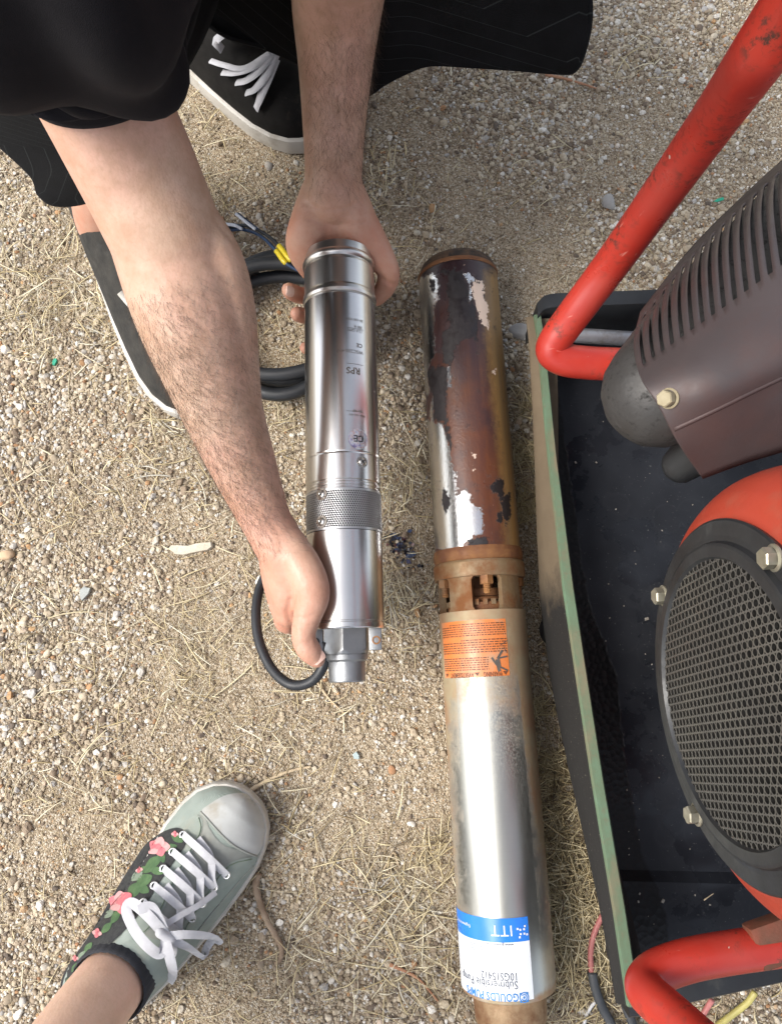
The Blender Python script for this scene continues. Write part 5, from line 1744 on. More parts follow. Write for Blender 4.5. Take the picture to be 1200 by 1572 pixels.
def green_lip_material():
    m, nt, b = newmat('worn_green_edge')
    N = NB(nt)
    n = N.noise(1, 6, .6, N.mapping((26, 10, 26)))
    col = N.ramp(n, [(.30, (.13, .105, .065)), (.42, (.15, .135, .085)), (.52, (.095, .135, .082)), (.62, (.10, .165, .105)), (.74, (.18, .155, .10))])
    col = N.mix(N.ramp(N.noise(150, 5, .7), [(.52, 0), (.75, .6)]), col, (.13, .10, .065))
    N.l(col, b.inputs['Base Color'])
    setv(b, rough=.7, spec=.3)
    N.l(N.bump(N.noise(300, 4), .35, .0006), b.inputs['Normal'])
    return m
def skirt_material():
    m, nt, b = newmat('dusty_black_skirt')
    N = NB(nt)
    a = N.attr('dust').outputs['Fac']
    d = N.math('ADD', a, N.math('MULTIPLY', N.math('SUBTRACT', N.noise(26, 6, .65), .5), .9))
    d = N.ramp(d, [(.3, 0), (.75, 1)])
    col = N.mix(d, (.014, .013, .012), N.mix(N.noise(60, 5), (.15, .115, .075), (.10, .075, .048)))
    spk = N.ramp(N.noise(420, 3), [(.68, 0), (.72, .7)])
    col = N.mix(spk, col, (.16, .14, .11))
    N.l(col, b.inputs['Base Color'])
    setv(b, rough=.8, spec=.3)
    N.l(N.bump(N.noise(260, 5), .4, .0008), b.inputs['Normal'])
    return m
def floor_material():
    m, nt, b = newmat('oily_tray_floor')
    N = NB(nt)
    d = N.math('ADD', N.attr('film').outputs['Fac'], N.math('MULTIPLY', N.math('SUBTRACT', N.noise(60, 5, .6), .5), .010))
    mr = N.n('ShaderNodeMapRange'); mr.inputs['From Min'].default_value = -.0012; mr.inputs['From Max'].default_value = .0012
    N.l(d, mr.inputs['Value'])
    film = mr.outputs[0]
    blue = N.mix(N.ramp(N.noise(12, 5), [(.35, 0), (.7, 1)]), (.010, .011, .014), (.020, .022, .027))
    rings_ = N.ramp(N.voro(22, 'Distance'), [(.36, 0), (.40, .07), (.43, 0)])
    blue = N.mix(rings_, blue, (.06, .062, .07))
    spk = N.ramp(N.noise(380, 3, .6), [(.68, 0), (.72, .8)])
    col = N.mix(film, (.005, .005, .0055), N.mix(spk, blue, (.13, .13, .125)))
    N.l(col, b.inputs['Base Color'])
    N.l(N.mix(film, (.38, .38, .38), N.ramp(N.noise(15, 5, .6), [(.42, .12), (.5, .42)])), b.inputs['Roughness'])
    h = N.math('ADD', film, N.math('MULTIPLY', N.voro(160, 'Distance'), N.math('SUBTRACT', 1.0, film)))
    N.l(N.bump(h, .5, .0012), b.inputs['Normal'])
    setv(b, spec=.22)
    return m

def hex_bolt(parent, p, n, s=.0058, flange=.0085, mat=M_ZINC, name='bolt', rot=0.0):
    M = frame(p, n, (0, 0, 1)) @ Matrix.Rotation(rot, 4, 'Z')
    mb = MB()
    mb.lathe([(0, flange), (.0012, flange), (.0022, s * 1.1)], 24, M, cap0=True)
    R = [[M @ Vector((s*1.12*k_*math.cos(k*PI/3), s*1.12*k_*math.sin(k*PI/3), z)) for k in range(6)] for z, k_ in ((.0015, 1), (.0078, 1), (.0088, .86))]
    mb.rings(R, cap1=True)
    mb.lathe([(.0088, s * .75), (.0084, s * .6)], 16, M, cap1=True)
    return mb.build(name, mat, parent, 30)

def build_engine():
    base = at(1150, 1000, .0)
    T = Matrix.Translation((base.x, base.y, 0)); inv = T.inverted()
    root = empty('framed_engine', T, 'small engine in a red tube frame on a black tray with green edge', 'engine')
    W = lambda px, py, z: inv @ at(px, py, z)
    def zlip(py): return .12 + (py - 490) / 1060 * .047
    # ---- tray: green lip, curved outer skirt, floor, rims
    TL, BL = W(836, 470, .12), W(986, 1545, .167)
    right = Vector((.42, .035, 0))
    n = 60
    ys = np.linspace(484, 1545, n)
    lipL, lipR, skirt_b, dust = [], [], [], []
    for y in ys:
        xl = np.interp(y, [484, 520, 700, 900, 1035, 1200, 1400, 1545], [819, 824, 840, 863, 883, 908, 941, 962])
        xr = xl + np.interp(y, [484, 700, 900, 1545], [11, 14, 17, 20])
        z = zlip(y)
        a = W(float(xl), float(y), z); lipL.append(a)
        lipR.append(W(float(xr), float(y), z + .001))
        zb = np.interp(y, [484, 520, 600, 700, 800, 900, 1035, 1120, 1200, 1300, 1400, 1480, 1545], [.112, .108, .095, .070, .030, .003, .003, .022, .050, .088, .125, .148, .155])
        skirt_b.append(Vector((a.x + .004, a.y, zb)))
    mb = MB()
    up_ = [p + Vector((0, 0, .0015)) for p in lipL]; upR = [p + Vector((0, 0, .0015)) for p in lipR]
    mb.rings([[p - Vector((0, 0, .004)) for p in lipL], lipL, [a.lerp(b, .12) + Vector((0, 0, .0018)) for a, b in zip(lipL, lipR)], [a.lerp(b, .88) + Vector((0, 0, .0018)) for a, b in zip(lipL, lipR)], lipR, [p - Vector((0, 0, .006)) for p in lipR]], closed=False, flip=True)
    mb.build('tray_lip', green_lip_material(), root, 40)
    mb = MB()
    rows = []
    for k in range(9):
        t = k / 8
        rows.append([a.lerp(b, t) + Vector((-.010 * math.sin(t * PI), 0, -.003 * (1 - t))) for a, b in zip(lipL, skirt_b)])
    mb.rings(rows, closed=False)
    inner = [p + Vector((.02, 0, .0)) for p in rows[-1]]
    mb.rings([rows[-1], inner], closed=False)
    sk = mb.build('side_skirt', skirt_material(), root, 180)
    dv = []
    for v in sk.data.vertices:
        w = T @ v.co
        dv.append(float(np.clip((w.y - .02) / .12, 0, 1)))
    sk.data.attributes.new('dust', 'FLOAT', 'POINT').data.foreach_set('value', np.array(dv, np.float32))
    # inner wall and floor
    fz = lambda y: .045 + .02 * (1 - (y - 484) / 1061) * .2
    mb = MB(); bot = [Vector((p.x + .004, p.y, .047)) for p in lipR]
    mb.rings([[p - Vector((0, 0, .004)) for p in lipR], bot], closed=False, flip=True)
    mb.build('inner_wall', M_BLACKTIN, root, 60)
    rows = []
    for t in np.linspace(0, 1, 50):
        rows.append([Vector((p.x + .40 * t, p.y + (.05 - .07 * i / n) * t, .047 + (.006 if i > n * .845 else 0))) for i, p in enumerate(bot)])
    mb = MB(); mb.rings(rows, closed=False)
    fl = mb.build('tray_floor', floor_material(), root, 30)
    poly = [(846, 560), (862, 640), (878, 760), (892, 860), (905, 930), (926, 985), (948, 1046), (953, 1110), (960, 1180), (972, 1240), (984, 1310), (1000, 1350), (1016, 1390), (1022, 1430), (1030, 1520), (1500, 1560), (1500, 500), (860, 520)]
    Q = [(q.x, q.y) for q in (W(x, y, .047) for x, y in poly)]
    P = np.array([(v.co.x, v.co.y) for v in fl.data.vertices])
    fl.data.attributes.new('film', 'FLOAT', 'POINT').data.foreach_set('value', poly_sd(P, Q).astype(np.float32))
    # ridged rubber mat along the lip
    for i in range(6, 46):
        p = bot[i + 8 if i + 8 < n else n - 1]
    # far rim and near rim
    def rim(pts, name, zdown):
        mb = MB()
        P = [Vector(p) for p in pts]
        R = [[p + Vector((0, .012, 0)), p + Vector((0, .012, .003)), p + Vector((0, -.004, .003)), p + Vector((0, -.006, 0)), p + Vector((0, -.004, -zdown)), p + Vector((0, .010, -zdown))] for p in spline(P, 6)]
        mb.rings(R, cap0=True, cap1=True)
        return mb.build(name, M_BLACKTIN, root, 40)
    rim([W(824, 482, .122), W(842, 469, .124), W(900, 466, .125), W(1000, 462, .126), W(1300, 450, .126)], 'far_rim', .075)
    rim([W(964, 1551, .158), W(1000, 1546, .158), W(1060, 1528, .158), W(1200, 1497, .158), W(1330, 1470, .158)], 'near_rim', .03)
    mb = MB(); mb.tube([W(868, 514, .105), W(1000, 522, .105), W(1250, 536, .105)], .0085, 14)
    mb.build('steel_rod', simple('dull_rod', (.42, .42, .44), (.33, .33, .35), 40, .45, .1, .7, dirt=(.25, .23, .2), dscale=60, dlim=(.5, .7)), root, 60)
    # ---- red tube frame: two hoops
    r = .0168
    mb = MB()
    post = spline([W(1180, 62, .555), W(1084, 200, .435), (W(953, 385, .278)), W(880, 483, .212), W(853, 521, .190), W(848, 540, .182), W(866, 552, .179), W(900, 557, .178), W(960, 560, .178), W(1300, 575, .178)], 8)
    lo = [Vector(W(1340, 1425, .2)), W(1200, 1450, .2), W(1120, 1462, .2), W(1060, 1473, .2), W(1015, 1488, .2), W(994, 1504, .205), W(992, 1522, .216), W(1016, 1546, .235), W(1060, 1586, .262), W(1200, 1715, .34), W(1400, 1900, .42)]
    loop = spline(lo, 8) + spline([inv @ Vector(q) for q in ((.292, -.308, .50), (.290, -.300, .60), (.285, -.270, .665), (.275, -.20, .69), (.250, .05, .69), (.232, .24, .69), (.225, .315, .672), (.222, .355, .63))], 6) + post
    mb.tube(loop, r, 28)
    mb.build('frame_tube', M_RED, root, 180)
    # ---- fan housing, ring, perforated screen
    nrm = Vector((-.9960, -.0547, .0702)).normalized()
    depth = .53
    c = Vector((0, 0, CAMH)) + ray(1127, 1071) * depth
    cl = inv @ c
    Rr = .1240
    MF = frame(cl, nrm, (0, 0, 1))
    prof_ = [(v.x, v.y) for v in spline([Vector((a_, b_, 0)) for a_, b_ in ((-.001, Rr - .004), (-.003, Rr + .0005), (-.006, Rr + .008), (-.014, Rr + .020), (-.030, Rr + .031), (-.06, Rr + .037), (-.12, Rr + .034), (-.15, Rr + .012), (-.17, Rr - .03))], 6)]
    mb = MB(); R_ = [[MF @ Vector((b_*math.cos(2*PI*j/96), b_*math.sin(2*PI*j/96), a_)) for j in range(96)] for a_, b_ in prof_]
    mb.rings(R_[::-1])
    mb.build('fan_housing', M_ORANGE, root, 180)
    mb = MB(); mb.lathe([(-.004, Rr - .002), (.0015, Rr), (.003, Rr - .0015), (.0034, Rr - .012), (.0040, Rr - .0155), (.0075, Rr - .017), (.0085, Rr - .019), (.0088, Rr - .0265), (.0060, Rr - .0285)], 120, MF)
    mb.build('screen_ring', M_BLACKTIN, root, 30)
    ri = Rr - .027
    mb = MB(); pitch = .0068; hz = pitch * .866
    ca, sa = math.cos(.12), math.sin(.12)
    nr = int(ri / hz) + 1
    for i in range(-nr, nr + 1):
        for j in range(-nr - 2, nr + 3):
            x0, y0 = (j + (.5 if i % 2 else 0)) * pitch, i * hz
            x, y = x0 * ca - y0 * sa, x0 * sa + y0 * ca
            d = math.hypot(x, y)
            if d > ri + pitch * .45: continue
            out, inn, dp = [], [], []
            for k in range(12):
                a = PI/12 + k * PI/6 + .12
                am = ((k * PI/6 + PI/12) % (PI/3)) - PI/6
                ho = pitch * .5 / math.cos(((a - .12) % (PI/3)) - PI/6)
                o_ = Vector((x + ho*math.cos(a), y + ho*math.sin(a), 0))
                i_ = Vector((x + pitch*.365*math.cos(a), y + pitch*.365*math.sin(a), 0))
                def cl_(v):
                    l = math.hypot(v.x, v.y)
                    if l > ri: v.x *= ri / l; v.y *= ri / l
                    v.z = .0066 + .004 * (1 - min(l, ri)**2 / ri**2)
                    return v
                o_, i_ = cl_(o_), cl_(i_)
                out.append(o_); inn.append(i_); dp.append(i_ - Vector((0, 0, .0022)))
            mb.cur = 0; mb.rings([out, inn]); mb.cur = 1; mb.rings([inn, dp])
    mb.xf(MF)
    scr = mb.build('perforated_screen', None, root, 0, [M_GRILLE, simple('grille_hole_shade', (.018, .017, .015), None, 60, .6, .1, .3)])  # hole walls get a dark colour: the shade inside the holes is painted
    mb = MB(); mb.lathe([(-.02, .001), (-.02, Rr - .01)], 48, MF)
    mb.build('fan_cavity', M_BORE, root, 0)  # near-black disc: shade behind the screen is put into its colour
    mb = MB()
    for k in range(14):
        a = 2*PI*k/14
        mb.box((math.cos(a)*.075, math.sin(a)*.075, -.011), (.07, .003, .014), Matrix.Rotation(a + .25, 3, 'Z'))
        mb.xf(Matrix.Identity(4))
    mb.xf(MF); 
    mb.build('fan_blade_ring', simple('fan_vanes', (.03, .03, .028), None, 30, .6), root, 0)  # vanes coloured dark so the cavity looks shaded
    def ring_pt(px, py):
        d = ray(px, py); o = Vector((0, 0, CAMH))
        t = (c - o).dot(nrm) / d.dot(nrm)
        return inv @ (o + d * t)
    for px, py in ((1024, 914), (1078, 1242), (1192, 868)):
        q = ring_pt(px, py); v = q - cl; q = cl + v.normalized() * (Rr - .0075)
        hex_bolt(root, q + nrm * .003, nrm, .0062, .0088, rot=.3)
    hex_bolt(root, cl + (MF.to_3x3() @ Vector((math.cos(2.2), math.sin(2.2), 0))) * (Rr - .0075) * -1 + nrm * .003, nrm, .0062, .0088)
    # foot welded to the near tube
    mb = MB(); mb.box(W(1196, 1440, .205), (.05, .035, .02), Matrix.Rotation(.3, 3, 'Z'), bevel=.004)
    mb.build('mounting_foot', simple('greasy_foot', (.10, .045, .025), (.20, .05, .025), 40, .75, .1, 0, .6, 200, .001), root, 40)
    # engine block behind the housing
    mb = MB(); mb.box(W(1330, 980, .20), (.20, .22, .26), Matrix.Rotation(.3, 3, 'Z'), bevel=.02)
    mb.build('crankcase', M_MUFFLER, root, 40)
    # ---- maroon heat shield with slots over the muffler
    grid = [[(984, 480, .295), (974, 530, .355), (984, 582, .385), (1010, 622, .392), (1040, 680, .378), (1077, 733, .345)],
            [(1058, 386, .300), (1046, 452, .370), (1054, 540, .402), (1076, 598, .410), (1106, 644, .394), (1140, 710, .358)],
            [(1132, 311, .305), (1122, 376, .378), (1132, 492, .410), (1150, 566, .418), (1174, 608, .402), (1206, 690, .366)],
            [(1212, 238, .310), (1206, 304, .386), (1222, 432, .418), (1240, 524, .424), (1262, 566, .408), (1290, 660, .372)],
            [(1320, 150, .315), (1318, 220, .392), (1330, 360, .424), (1345, 470, .428), (1366, 520, .412), (1390, 620, .376)]]
    Gp = [[W(*q) for q in row] for row in grid]
    def surf(u, v):
        cols = []
        for row in Gp:
            cols.append(spline_at(row, v))
        return spline_at(cols, u)
    def spline_at(P, t):
        N = len(P) - 1; x = min(max(t, 0), 1) * N; i = min(int(x), N - 1); f = x - i
        p1, p2 = P[i], P[i+1]
        p0 = P[i-1] if i > 0 else p1*2 - p2
        p3 = P[i+2] if i + 2 <= N else p2*2 - p1
        return .5*((2*p1) + (p2-p0)*f + (2*p0-5*p1+4*p2-p3)*f*f + (3*p1-p0-3*p2+p3)*f**3)
    us = [0.0, .02]; slot_cols = set(); u = .035; k = 0
    while u < .78:
        w = .0150 + .004 * u
        slot_cols.add(len(us)); us += [u, u + w]
        u += .040 + .007 * u
    us = us[:]
    us2 = []; sc = []
    u = .030
    edges = [0.0, .012, .022]; kinds = [0, 0]
    for k in range(14):
        w = .0185 + .004 * k / 16; g = .0315
        edges += [u + .0, u + w * .5, u + w]; kinds += [0, 1, 1]
        edges += [u + w + g * .5]; kinds += [0]
        u += w + g
    while edges[-1] < 1: edges.append(min(1.0, edges[-1] + .04)); kinds.append(0)
    vs_ = list(np.concatenate([[0, .02, .05], np.linspace(.07, .33, 16), [.345], np.linspace(.37, 1, 22)]))
    bm_v = []; mb = MB()
    for a in edges:
        bm_v += [surf(a, b) for b in vs_]
    F = []; nv = len(vs_)
    for i in range(len(edges) - 1):
        for j in range(nv - 1):
            va, vb = vs_[j], vs_[j+1]
            top = .335
            if kinds[i] == 1 and va >= .065 and vb <= top + .012: continue
            F.append((i*nv + j, (i+1)*nv + j, (i+1)*nv + j + 1, i*nv + j + 1))
    mb.add(bm_v, F)
    sh = mb.build('heat_shield', M_SHIELD, root, 50)
    sm = sh.modifiers.new('thickness', 'SOLIDIFY'); sm.thickness = .0016; sm.offset = -1 
    # pressed crease, corner fold and bolt on the shield
    mb = MB(); pts = [surf(t, .735 + .02 * t) + Vector((0, 0, .0004)) for t in np.linspace(.015, 1, 30)]
    mb.tube(pts, .0022, 8)
    mb.build('pressed_rib', M_SHIELD, root, 180)
    p = surf(.075, .585); q = surf(.085, .585); s_ = surf(.075, .60)
    nn = (q - p).cross(s_ - p).normalized()
    if nn.z < 0: nn = -nn
    hex_bolt(root, p + nn * .0005, (nn + Vector((-.25, .1, 0))).normalized(), .0056, .0075, simple('painted_bolt', (.24, .20, .12), (.30, .26, .17), 90, .6, .1, 0, .4, 300, .0006), rot=.2)
    mb = MB()
    capsule(mb, [(W(1012, 600, .322), .0465), (W(1100, 500, .328), .050), (W(1260, 330, .330), .050)], 32, 6)
    mb.build('muffler', M_MUFFLER, root, 180)
    mb = MB()
    capsule(mb, [(W(1046, 712, .265), .017), (W(1100, 670, .30), .024)], 18, 5)
    mb.build('exhaust_outlet', M_BLACKTIN, root, 40)
    # grit and crumbs that have collected on the floor of the tray
    rg = random.Random(31); mb = MB()
    for k in range(55):
        px, py = rg.uniform(880, 1130), rg.uniform(620, 1420)
        lx = np.interp(py, [484, 900, 1545], [850, 900, 1000])
        if px < lx: px = lx + rg.uniform(0, 20)
        s_ = rg.uniform(.0004, .0010) * (2.2 if k < 7 else 1)
        mb.box(W(px, py, .0476 + (.006 if py > 1370 else 0)), (s_ * 2, s_ * 1.4, s_), Matrix.Rotation(rg.uniform(0, 3), 3, 'Z'), bevel=s_ * .3)
    gr = mb.build('tray_grit', simple('pale_grit', (.30, .28, .24), (.16, .14, .12), 300, .8), root, 40)
    gr['kind'] = 'stuff'
    # rubber foot half hidden under the skirt
    mb = MB(); mb.lathe([(0, .018), (.012, .021), (.03, .019), (.034, .012)], 28, Matrix.Translation(W(836, 968, 0) + Vector((.012, 0, 0))), cap0=True, cap1=True)
    mb.build('rubber_foot', M_RUBBER, root, 40)
    return root
build_engine()

# ------------------------------------------------------------------ cables and wires
def gp(px, py, up=0.0):
    p = at(px, py, 0)
    return Vector((p.x, p.y, float(gz(p.x, p.y)) + up))

def cable_coil():
    c = at(432, 507, .03)
    root = empty('cable_coil', Matrix.Translation((c.x, c.y, 0)), 'coil of thick black cable with yellow crimped leads beside the new pump', 'cable')
    inv = Matrix.Translation((-c.x, -c.y, 0))
    pts = []
    rnd = random.Random(3)
    for k in range(4 * 26 + 6):
        a = 2*PI*k/26 + 2.0
        lap = k / 26
        rx = .082 + .009 * math.sin(lap * 2.1); ry = .078 + .0125 * math.cos(lap * 2.4 + .4)
        pts.append(inv @ Vector((c.x + rx*math.cos(a), c.y + .004 + ry*math.sin(a), .010 + .011 * lap + .012 * max(0, math.sin(a)))))
    mb = MB(); mb.tube(spline(pts, 3), .0080, 14)
    mb.build('cable', M_RUBBER, root, 180)
    m_y = simple('yellow_crimp', (.62, .50, .03), (.55, .43, .02), 100, .4)
    m_w = simple('white_tip', (.70, .74, .80), None, 100, .5)
    m_bl = simple('blue_wire', (.02, .045, .10), None, 100, .4)
    for k, (path, sl) in enumerate((([(462, 412, .075), (445, 398, .08), (428, 377, .078), (405, 358, .07), (375, 346, .06), (345, 350, .05)], (1, 2)), ([(458, 416, .072), (437, 402, .076), (424, 385, .074), (400, 362, .066), (372, 352, .055), (340, 356, .045)], (1, 2)))):
        P = spline([inv @ at(*q) for q in path], 8)
        mb = MB(); mb.tube(P, .0021, 10)
        w = mb.build('lead_wire', M_RUBBER if k == 0 else m_bl, root, 180)
        s0 = P[7:17]
        mb = MB(); mb.tube([s0[0]] + s0 + [s0[-1]], [.0022] + [.0032] * len(s0) + [.0022], 12)
        mb.build('crimp_sleeve', m_y, w, 60)
    for path in ([(392, 352, .075), (378, 341, .078), (362, 328, .08)], [(372, 352, .06), (360, 346, .06), (346, 344, .06)]):
        mb = MB(); mb.tube(spline([inv @ at(*q) for q in path], 6), .0020, 8)
        w = mb.build('stripped_lead', m_w, root, 180)
        mb = MB(); P = spline([inv @ at(*q) for q in path], 6); mb.tube([p + Vector((.0024, .0010, -.001)) for p in P], .0016, 8)
        mb.build('blue_lead', m_bl, root, 180)
    return root
cable_coil()

def wire(name, segs, label, cat='wire'):
    """a thin insulated wire lying on the soil; segs: list of (pixel path, radius, material)"""
    p0 = gp(*segs[0][0][0])
    if len(segs) == 1:
        path, r, m = segs[0]
        mb = MB(); mb.tube(spline([gp(x, y, r + .006 + u) for x, y, u in [(q + (0,))[:3] for q in path]], 7), r, 10)
        o = mb.build(name, m, None, 180)
        return tag(o, label, cat)
    root = empty(name, Matrix.Translation(p0), label, cat)
    for path, r, m, nm in segs:
        mb = MB(); mb.tube([v - p0 for v in spline([gp(x, y, r + .006 + u) for x, y, u in [(q + (0,))[:3] for q in path]], 7)], r, 10)
        mb.build(nm, m, root, 180)
    return root
m_pink = simple('faded_red_insulation', (.42, .15, .14), (.36, .12, .11), 60, .55)
m_tape = simple('dusty_black_tape', (.030, .034, .040), (.055, .058, .062), 50, .6, .1, 0, .3, 300, .0005)
m_white = simple('white_insulation', (.62, .62, .62), None, 60, .5)
m_yel = simple('yellow_insulation', (.50, .44, .14), None, 60, .5)
wire('wire', [([(948, 1352, .02), (936, 1378, .012), (920, 1400, .004), (908, 1432), (903, 1460), (904, 1488)], .0032, m_pink, 'red_section'),
              ([(904, 1486), (909, 1510), (920, 1540), (934, 1566), (950, 1600), (965, 1640)], .0050, m_tape, 'taped_section')], 'red wire spliced into black tape between old pump and tray')
wire('wire', [([(942, 1428, .012), (938, 1450, .008), (940, 1480), (948, 1515), (960, 1550), (974, 1590), (985, 1630)], .0050, m_tape)], 'black taped wire on the soil right under the green tray edge')
wire('wire', [([(912, 1532), (903, 1544), (896, 1560), (890, 1585), (886, 1610)], .0018, m_white)], 'thin white wire end beside the black tape at bottom')
wire('wire', [([(1084, 1526, .004), (1076, 1548), (1064, 1568), (1050, 1600)], .0030, m_pink)], 'short faded pink wire under the near red tube')
wire('wire', [([(1146, 1512, .01), (1136, 1530, .006), (1116, 1552), (1092, 1572), (1060, 1600)], .0034, m_yel)], 'yellow wire emerging below the near tray rim')

# ------------------------------------------------------------------ single pieces lying about
def chip(name, outline, th, mat, label, cat, lift=.0, tilt=0.0):
    """a flat piece with its own outline and thickness"""
    P = [gp(x, y, lift) for x, y in outline]
    c = sum(P, Vector()) / len(P)
    zc = c.z + .002
    rnd = random.Random(len(label))
    lo = [Vector((p.x - c.x, p.y - c.y, (p.x - c.x) * tilt)) for p in P]
    hi = [v * .94 + Vector((0, 0, th * rnd.uniform(.8, 1.15))) for v in lo]
    mid = [a.lerp(b, .5) * 1.03 for a, b in zip(lo, hi)]
    mb = MB(); mb.rings([lo, mid, hi], cap0=True, cap1=True, flip=False)
    o = mb.build(name, mat, None, 35)
    bm = bmesh.new(); bm.from_mesh(o.data); bmesh.ops.recalc_face_normals(bm, faces=bm.faces); bm.to_mesh(o.data); bm.free()
    o.location = (c.x, c.y, zc)
    return tag(o, label, cat)
m_wood = simple('bleached_wood', (.56, .51, .42), (.47, .42, .33), 90, .8, .08, 0, .5, 500, .0008)
m_slate = simple('grey_slate', (.30, .32, .30), (.25, .26, .25), 60, .7, .1, 0, .4, 300, .001)
m_tan = simple('tan_stone', (.50, .36, .23), (.42, .30, .19), 60, .85, .08, 0, .5, 300, .001)
m_grey = simple('grey_stone', (.33, .32, .30), (.27, .26, .25), 60, .85, .08, 0, .5, 300, .001)
m_bark = simple('brown_twig', (.20, .135, .085), (.28, .21, .15), 70, .85, .08, 0, .6, 300, .001)
m_stick = simple('pale_stick', (.50, .40, .26), (.42, .33, .22), 70, .75, .08, 0, .5, 300, .001)
m_redstk = simple('reddish_needle', (.34, .16, .09), (.42, .24, .14), 70, .75)
m_grn = simple('green_plastic', (.02, .33, .20), None, 70, .35)
chip('wood_chip', [(260, 843), (264, 838), (275, 838), (290, 839), (304, 835), (327, 833), (328, 840), (322, 845), (300, 849), (282, 853), (270, 851)], .005, m_wood, 'pale bleached wood chip on soil left of the arm', 'wood chip')
chip('slate_flake', [(123, 906), (130, 901), (141, 903), (138, 912), (127, 923), (124, 917)], .004, m_slate, 'flat grey green stone flake on soil at left', 'stone', tilt=.15)

def stone(px, py, r, mat, label, seed, sq=(1.15, .9, .7)):
    p = gp(px, py)
    bm = bmesh.new(); bmesh.ops.create_icosphere(bm, subdivisions=3, radius=1)
    rnd = random.Random(seed); ax = [(Vector((rnd.gauss(0,1), rnd.gauss(0,1), rnd.gauss(0,1))).normalized(), rnd.uniform(.62, .92)) for _ in range(9)]
    for v in bm.verts:
        for a, d in ax:
            k = v.co.dot(a)
            if k > d: v.co -= a * (k - d) * .85
        v.co = Vector((v.co.x * sq[0], v.co.y * sq[1], v.co.z * sq[2])) * r
    me = bpy.data.meshes.new('stone'); bm.to_mesh(me); bm.free()
    me.materials.append(mat)
    me.polygons.foreach_set('use_smooth', np.ones(len(me.polygons), dtype=bool))
    me.set_sharp_from_angle(angle=math.radians(28))
    o = link(bpy.data.objects.new('stone', me)); o.location = (p.x, p.y, p.z + r * sq[2] * .55)
    o.rotation_euler.z = rnd.uniform(0, 6)
    return tag(o, label, 'stone')
stone(11, 853, .0088, m_tan, 'tan stone at the left edge of the picture', 1)
stone(934, 311, .0105, m_grey, 'round grey stone beside the tall red tube', 2, (1.2, .95, .65))
stone(8, 536, .0062, simple('white_stone', (.62, .59, .54), None, 50, .8), 'small white stone at left edge below the shorts', 5)
stone(800, 512, .012, m_grey, 'flat grey stone beside the far corner of the tray', 8, (1.5, 1.0, .35))

def stick(path, r, mat, label, cat='stick', lift=0.0, taper=.5):
    P = spline([gp(x, y, r + .0015 + lift) for x, y in path], 6)
    n = len(P); rr = [r * (1 - (1 - taper) * k / (n - 1)) * (1 + .12 * math.sin(k * 1.7)) for k in range(n)]
    mb = MB(); mb.tube(P, rr, 8)
    o = mb.build('stick', mat, None, 180)
    return tag(o, label, cat)
stick([(376, 1218), (398, 1205), (430, 1189), (456, 1181), (478, 1177)], .0026, m_stick, 'pale curved stick poking out from the sneaker toe')
stick([(398, 1338), (394, 1358), (402, 1388), (412, 1412), (424, 1434), (433, 1452), (432, 1468), (424, 1478)], .0042, m_bark, 'thick bent brown twig right of the sneaker', taper=.6)
stick([(836, 117), (862, 122), (890, 130), (914, 138)], .0022, m_redstk, 'straight reddish stick below the shorts hem')
stick([(850, 1496), (862, 1497), (873, 1498)], .0022, m_stick, 'short tan stick stub right of the maker label', taper=.95)
stick([(612, 1330), (602, 1312), (590, 1346), (576, 1362)][0:1] + [(604, 1310), (590, 1334), (574, 1362)], .0013, m_stick, 'long pale straw stem between sneaker and old pump')
stick([(480, 1036), (500, 1066), (515, 1082), (532, 1098)], .0016, m_stick, 'straw stem on soil just below the pump outlet')
stick([(905, 1395), (880, 1404), (848, 1416)], .0016, simple('grey_stem', (.42, .41, .38), None, 70, .8), 'grey stem touching the red wire by the old pump')
stick([(1050, 1360), (1067, 1349)], .0007, m_stick, 'tiny straw lying in the oily tray', lift=.050)
stick([(598, 1480), (640, 1500), (672, 1536)], .0020, m_redstk, 'brown stem lying left of the maker label')
stick([(600, 858), (612, 878), (622, 890)], .0016, m_stick, 'straw stem below the dark paint flakes')
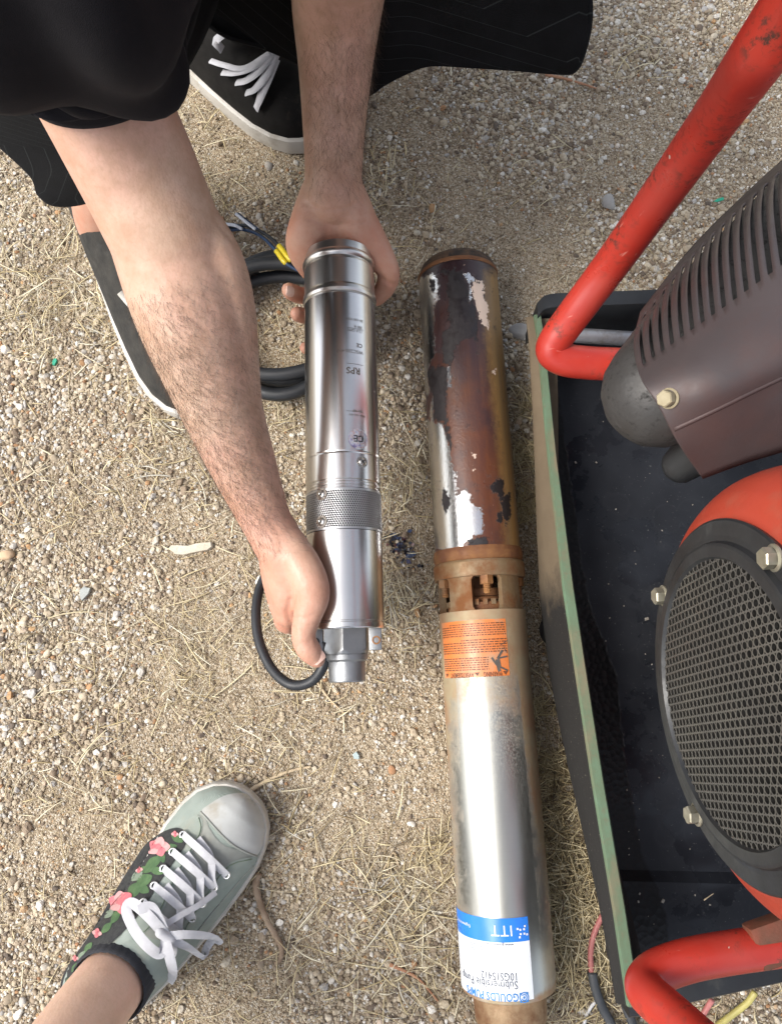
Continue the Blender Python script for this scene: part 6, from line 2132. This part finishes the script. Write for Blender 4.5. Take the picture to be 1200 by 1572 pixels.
stick([(110, 345), (104, 378), (98, 392)], .0012, m_stick, 'straw stem on soil under the left shorts hem')
chip('plastic_bit', [(1094, 309), (1100, 305), (1110, 302), (1111, 306), (1100, 310)], .002, m_grn, 'green plastic sliver right of the tall red tube', 'plastic bit')
chip('plastic_bit', [(82, 556), (84, 552), (88, 551), (89, 555), (85, 562), (82, 561)], .003, m_grn, 'green plastic crumb on soil at left', 'plastic bit')
chip('stone_chip', [(541, 1158), (547, 1154), (551, 1160), (551, 1166), (543, 1165)], .004, simple('pale_blue_chip', (.42, .52, .52), None, 60, .6), 'pale blue stone chip below the pump outlet', 'stone chip')

def paint_flakes():
    """shards of the old motor's coating, too small to pick apart"""
    rnd = random.Random(21); mb = MB(); mats = [simple('flake_dark', (.014, .014, .022), None, 60, .25), simple('flake_blue', (.05, .07, .13), None, 60, .14), simple('flake_maroon', (.10, .035, .03), None, 60, .3)]
    for k in range(70):
        px, py = rnd.gauss(616, 12), rnd.gauss(843, 10)
        py += (px - 616) * .5
        if k < 6: px, py = [(628, 852), (632, 853), (627, 862), (629, 816), (606, 822), (612, 838)][k]
        p = gp(px, py, .0025); s_ = rnd.uniform(.0012, .0034) if k > 5 else (.0055, .0035, .004, .0038, .003, .003)[k]
        a0 = rnd.uniform(0, 6); nz_ = Vector((rnd.gauss(0, .3), rnd.gauss(0, .3), 1)).normalized()
        M = frame(p, nz_, (math.cos(a0), math.sin(a0), 0))
        m_ = rnd.randint(4, 6)
        ring = [Vector((s_*rnd.uniform(.6, 1.1)*math.cos(2*PI*j/m_), s_*rnd.uniform(.6, 1.1)*math.sin(2*PI*j/m_), 0)) for j in range(m_)]
        mb.cur = (1 if k in (0, 1, 2, 4) or rnd.random() < .25 else (2 if k == 3 or rnd.random() < .15 else 0))
        mb.rings([[M @ v for v in ring], [M @ (v + Vector((0, 0, .0006))) for v in ring]], cap0=True, cap1=True)
    o = mb.build('paint_flakes', None, None, 0, mats)
    tag(o, 'scatter of glossy dark blue coating flakes between the pumps', 'paint flakes', None, 'stuff')
paint_flakes()
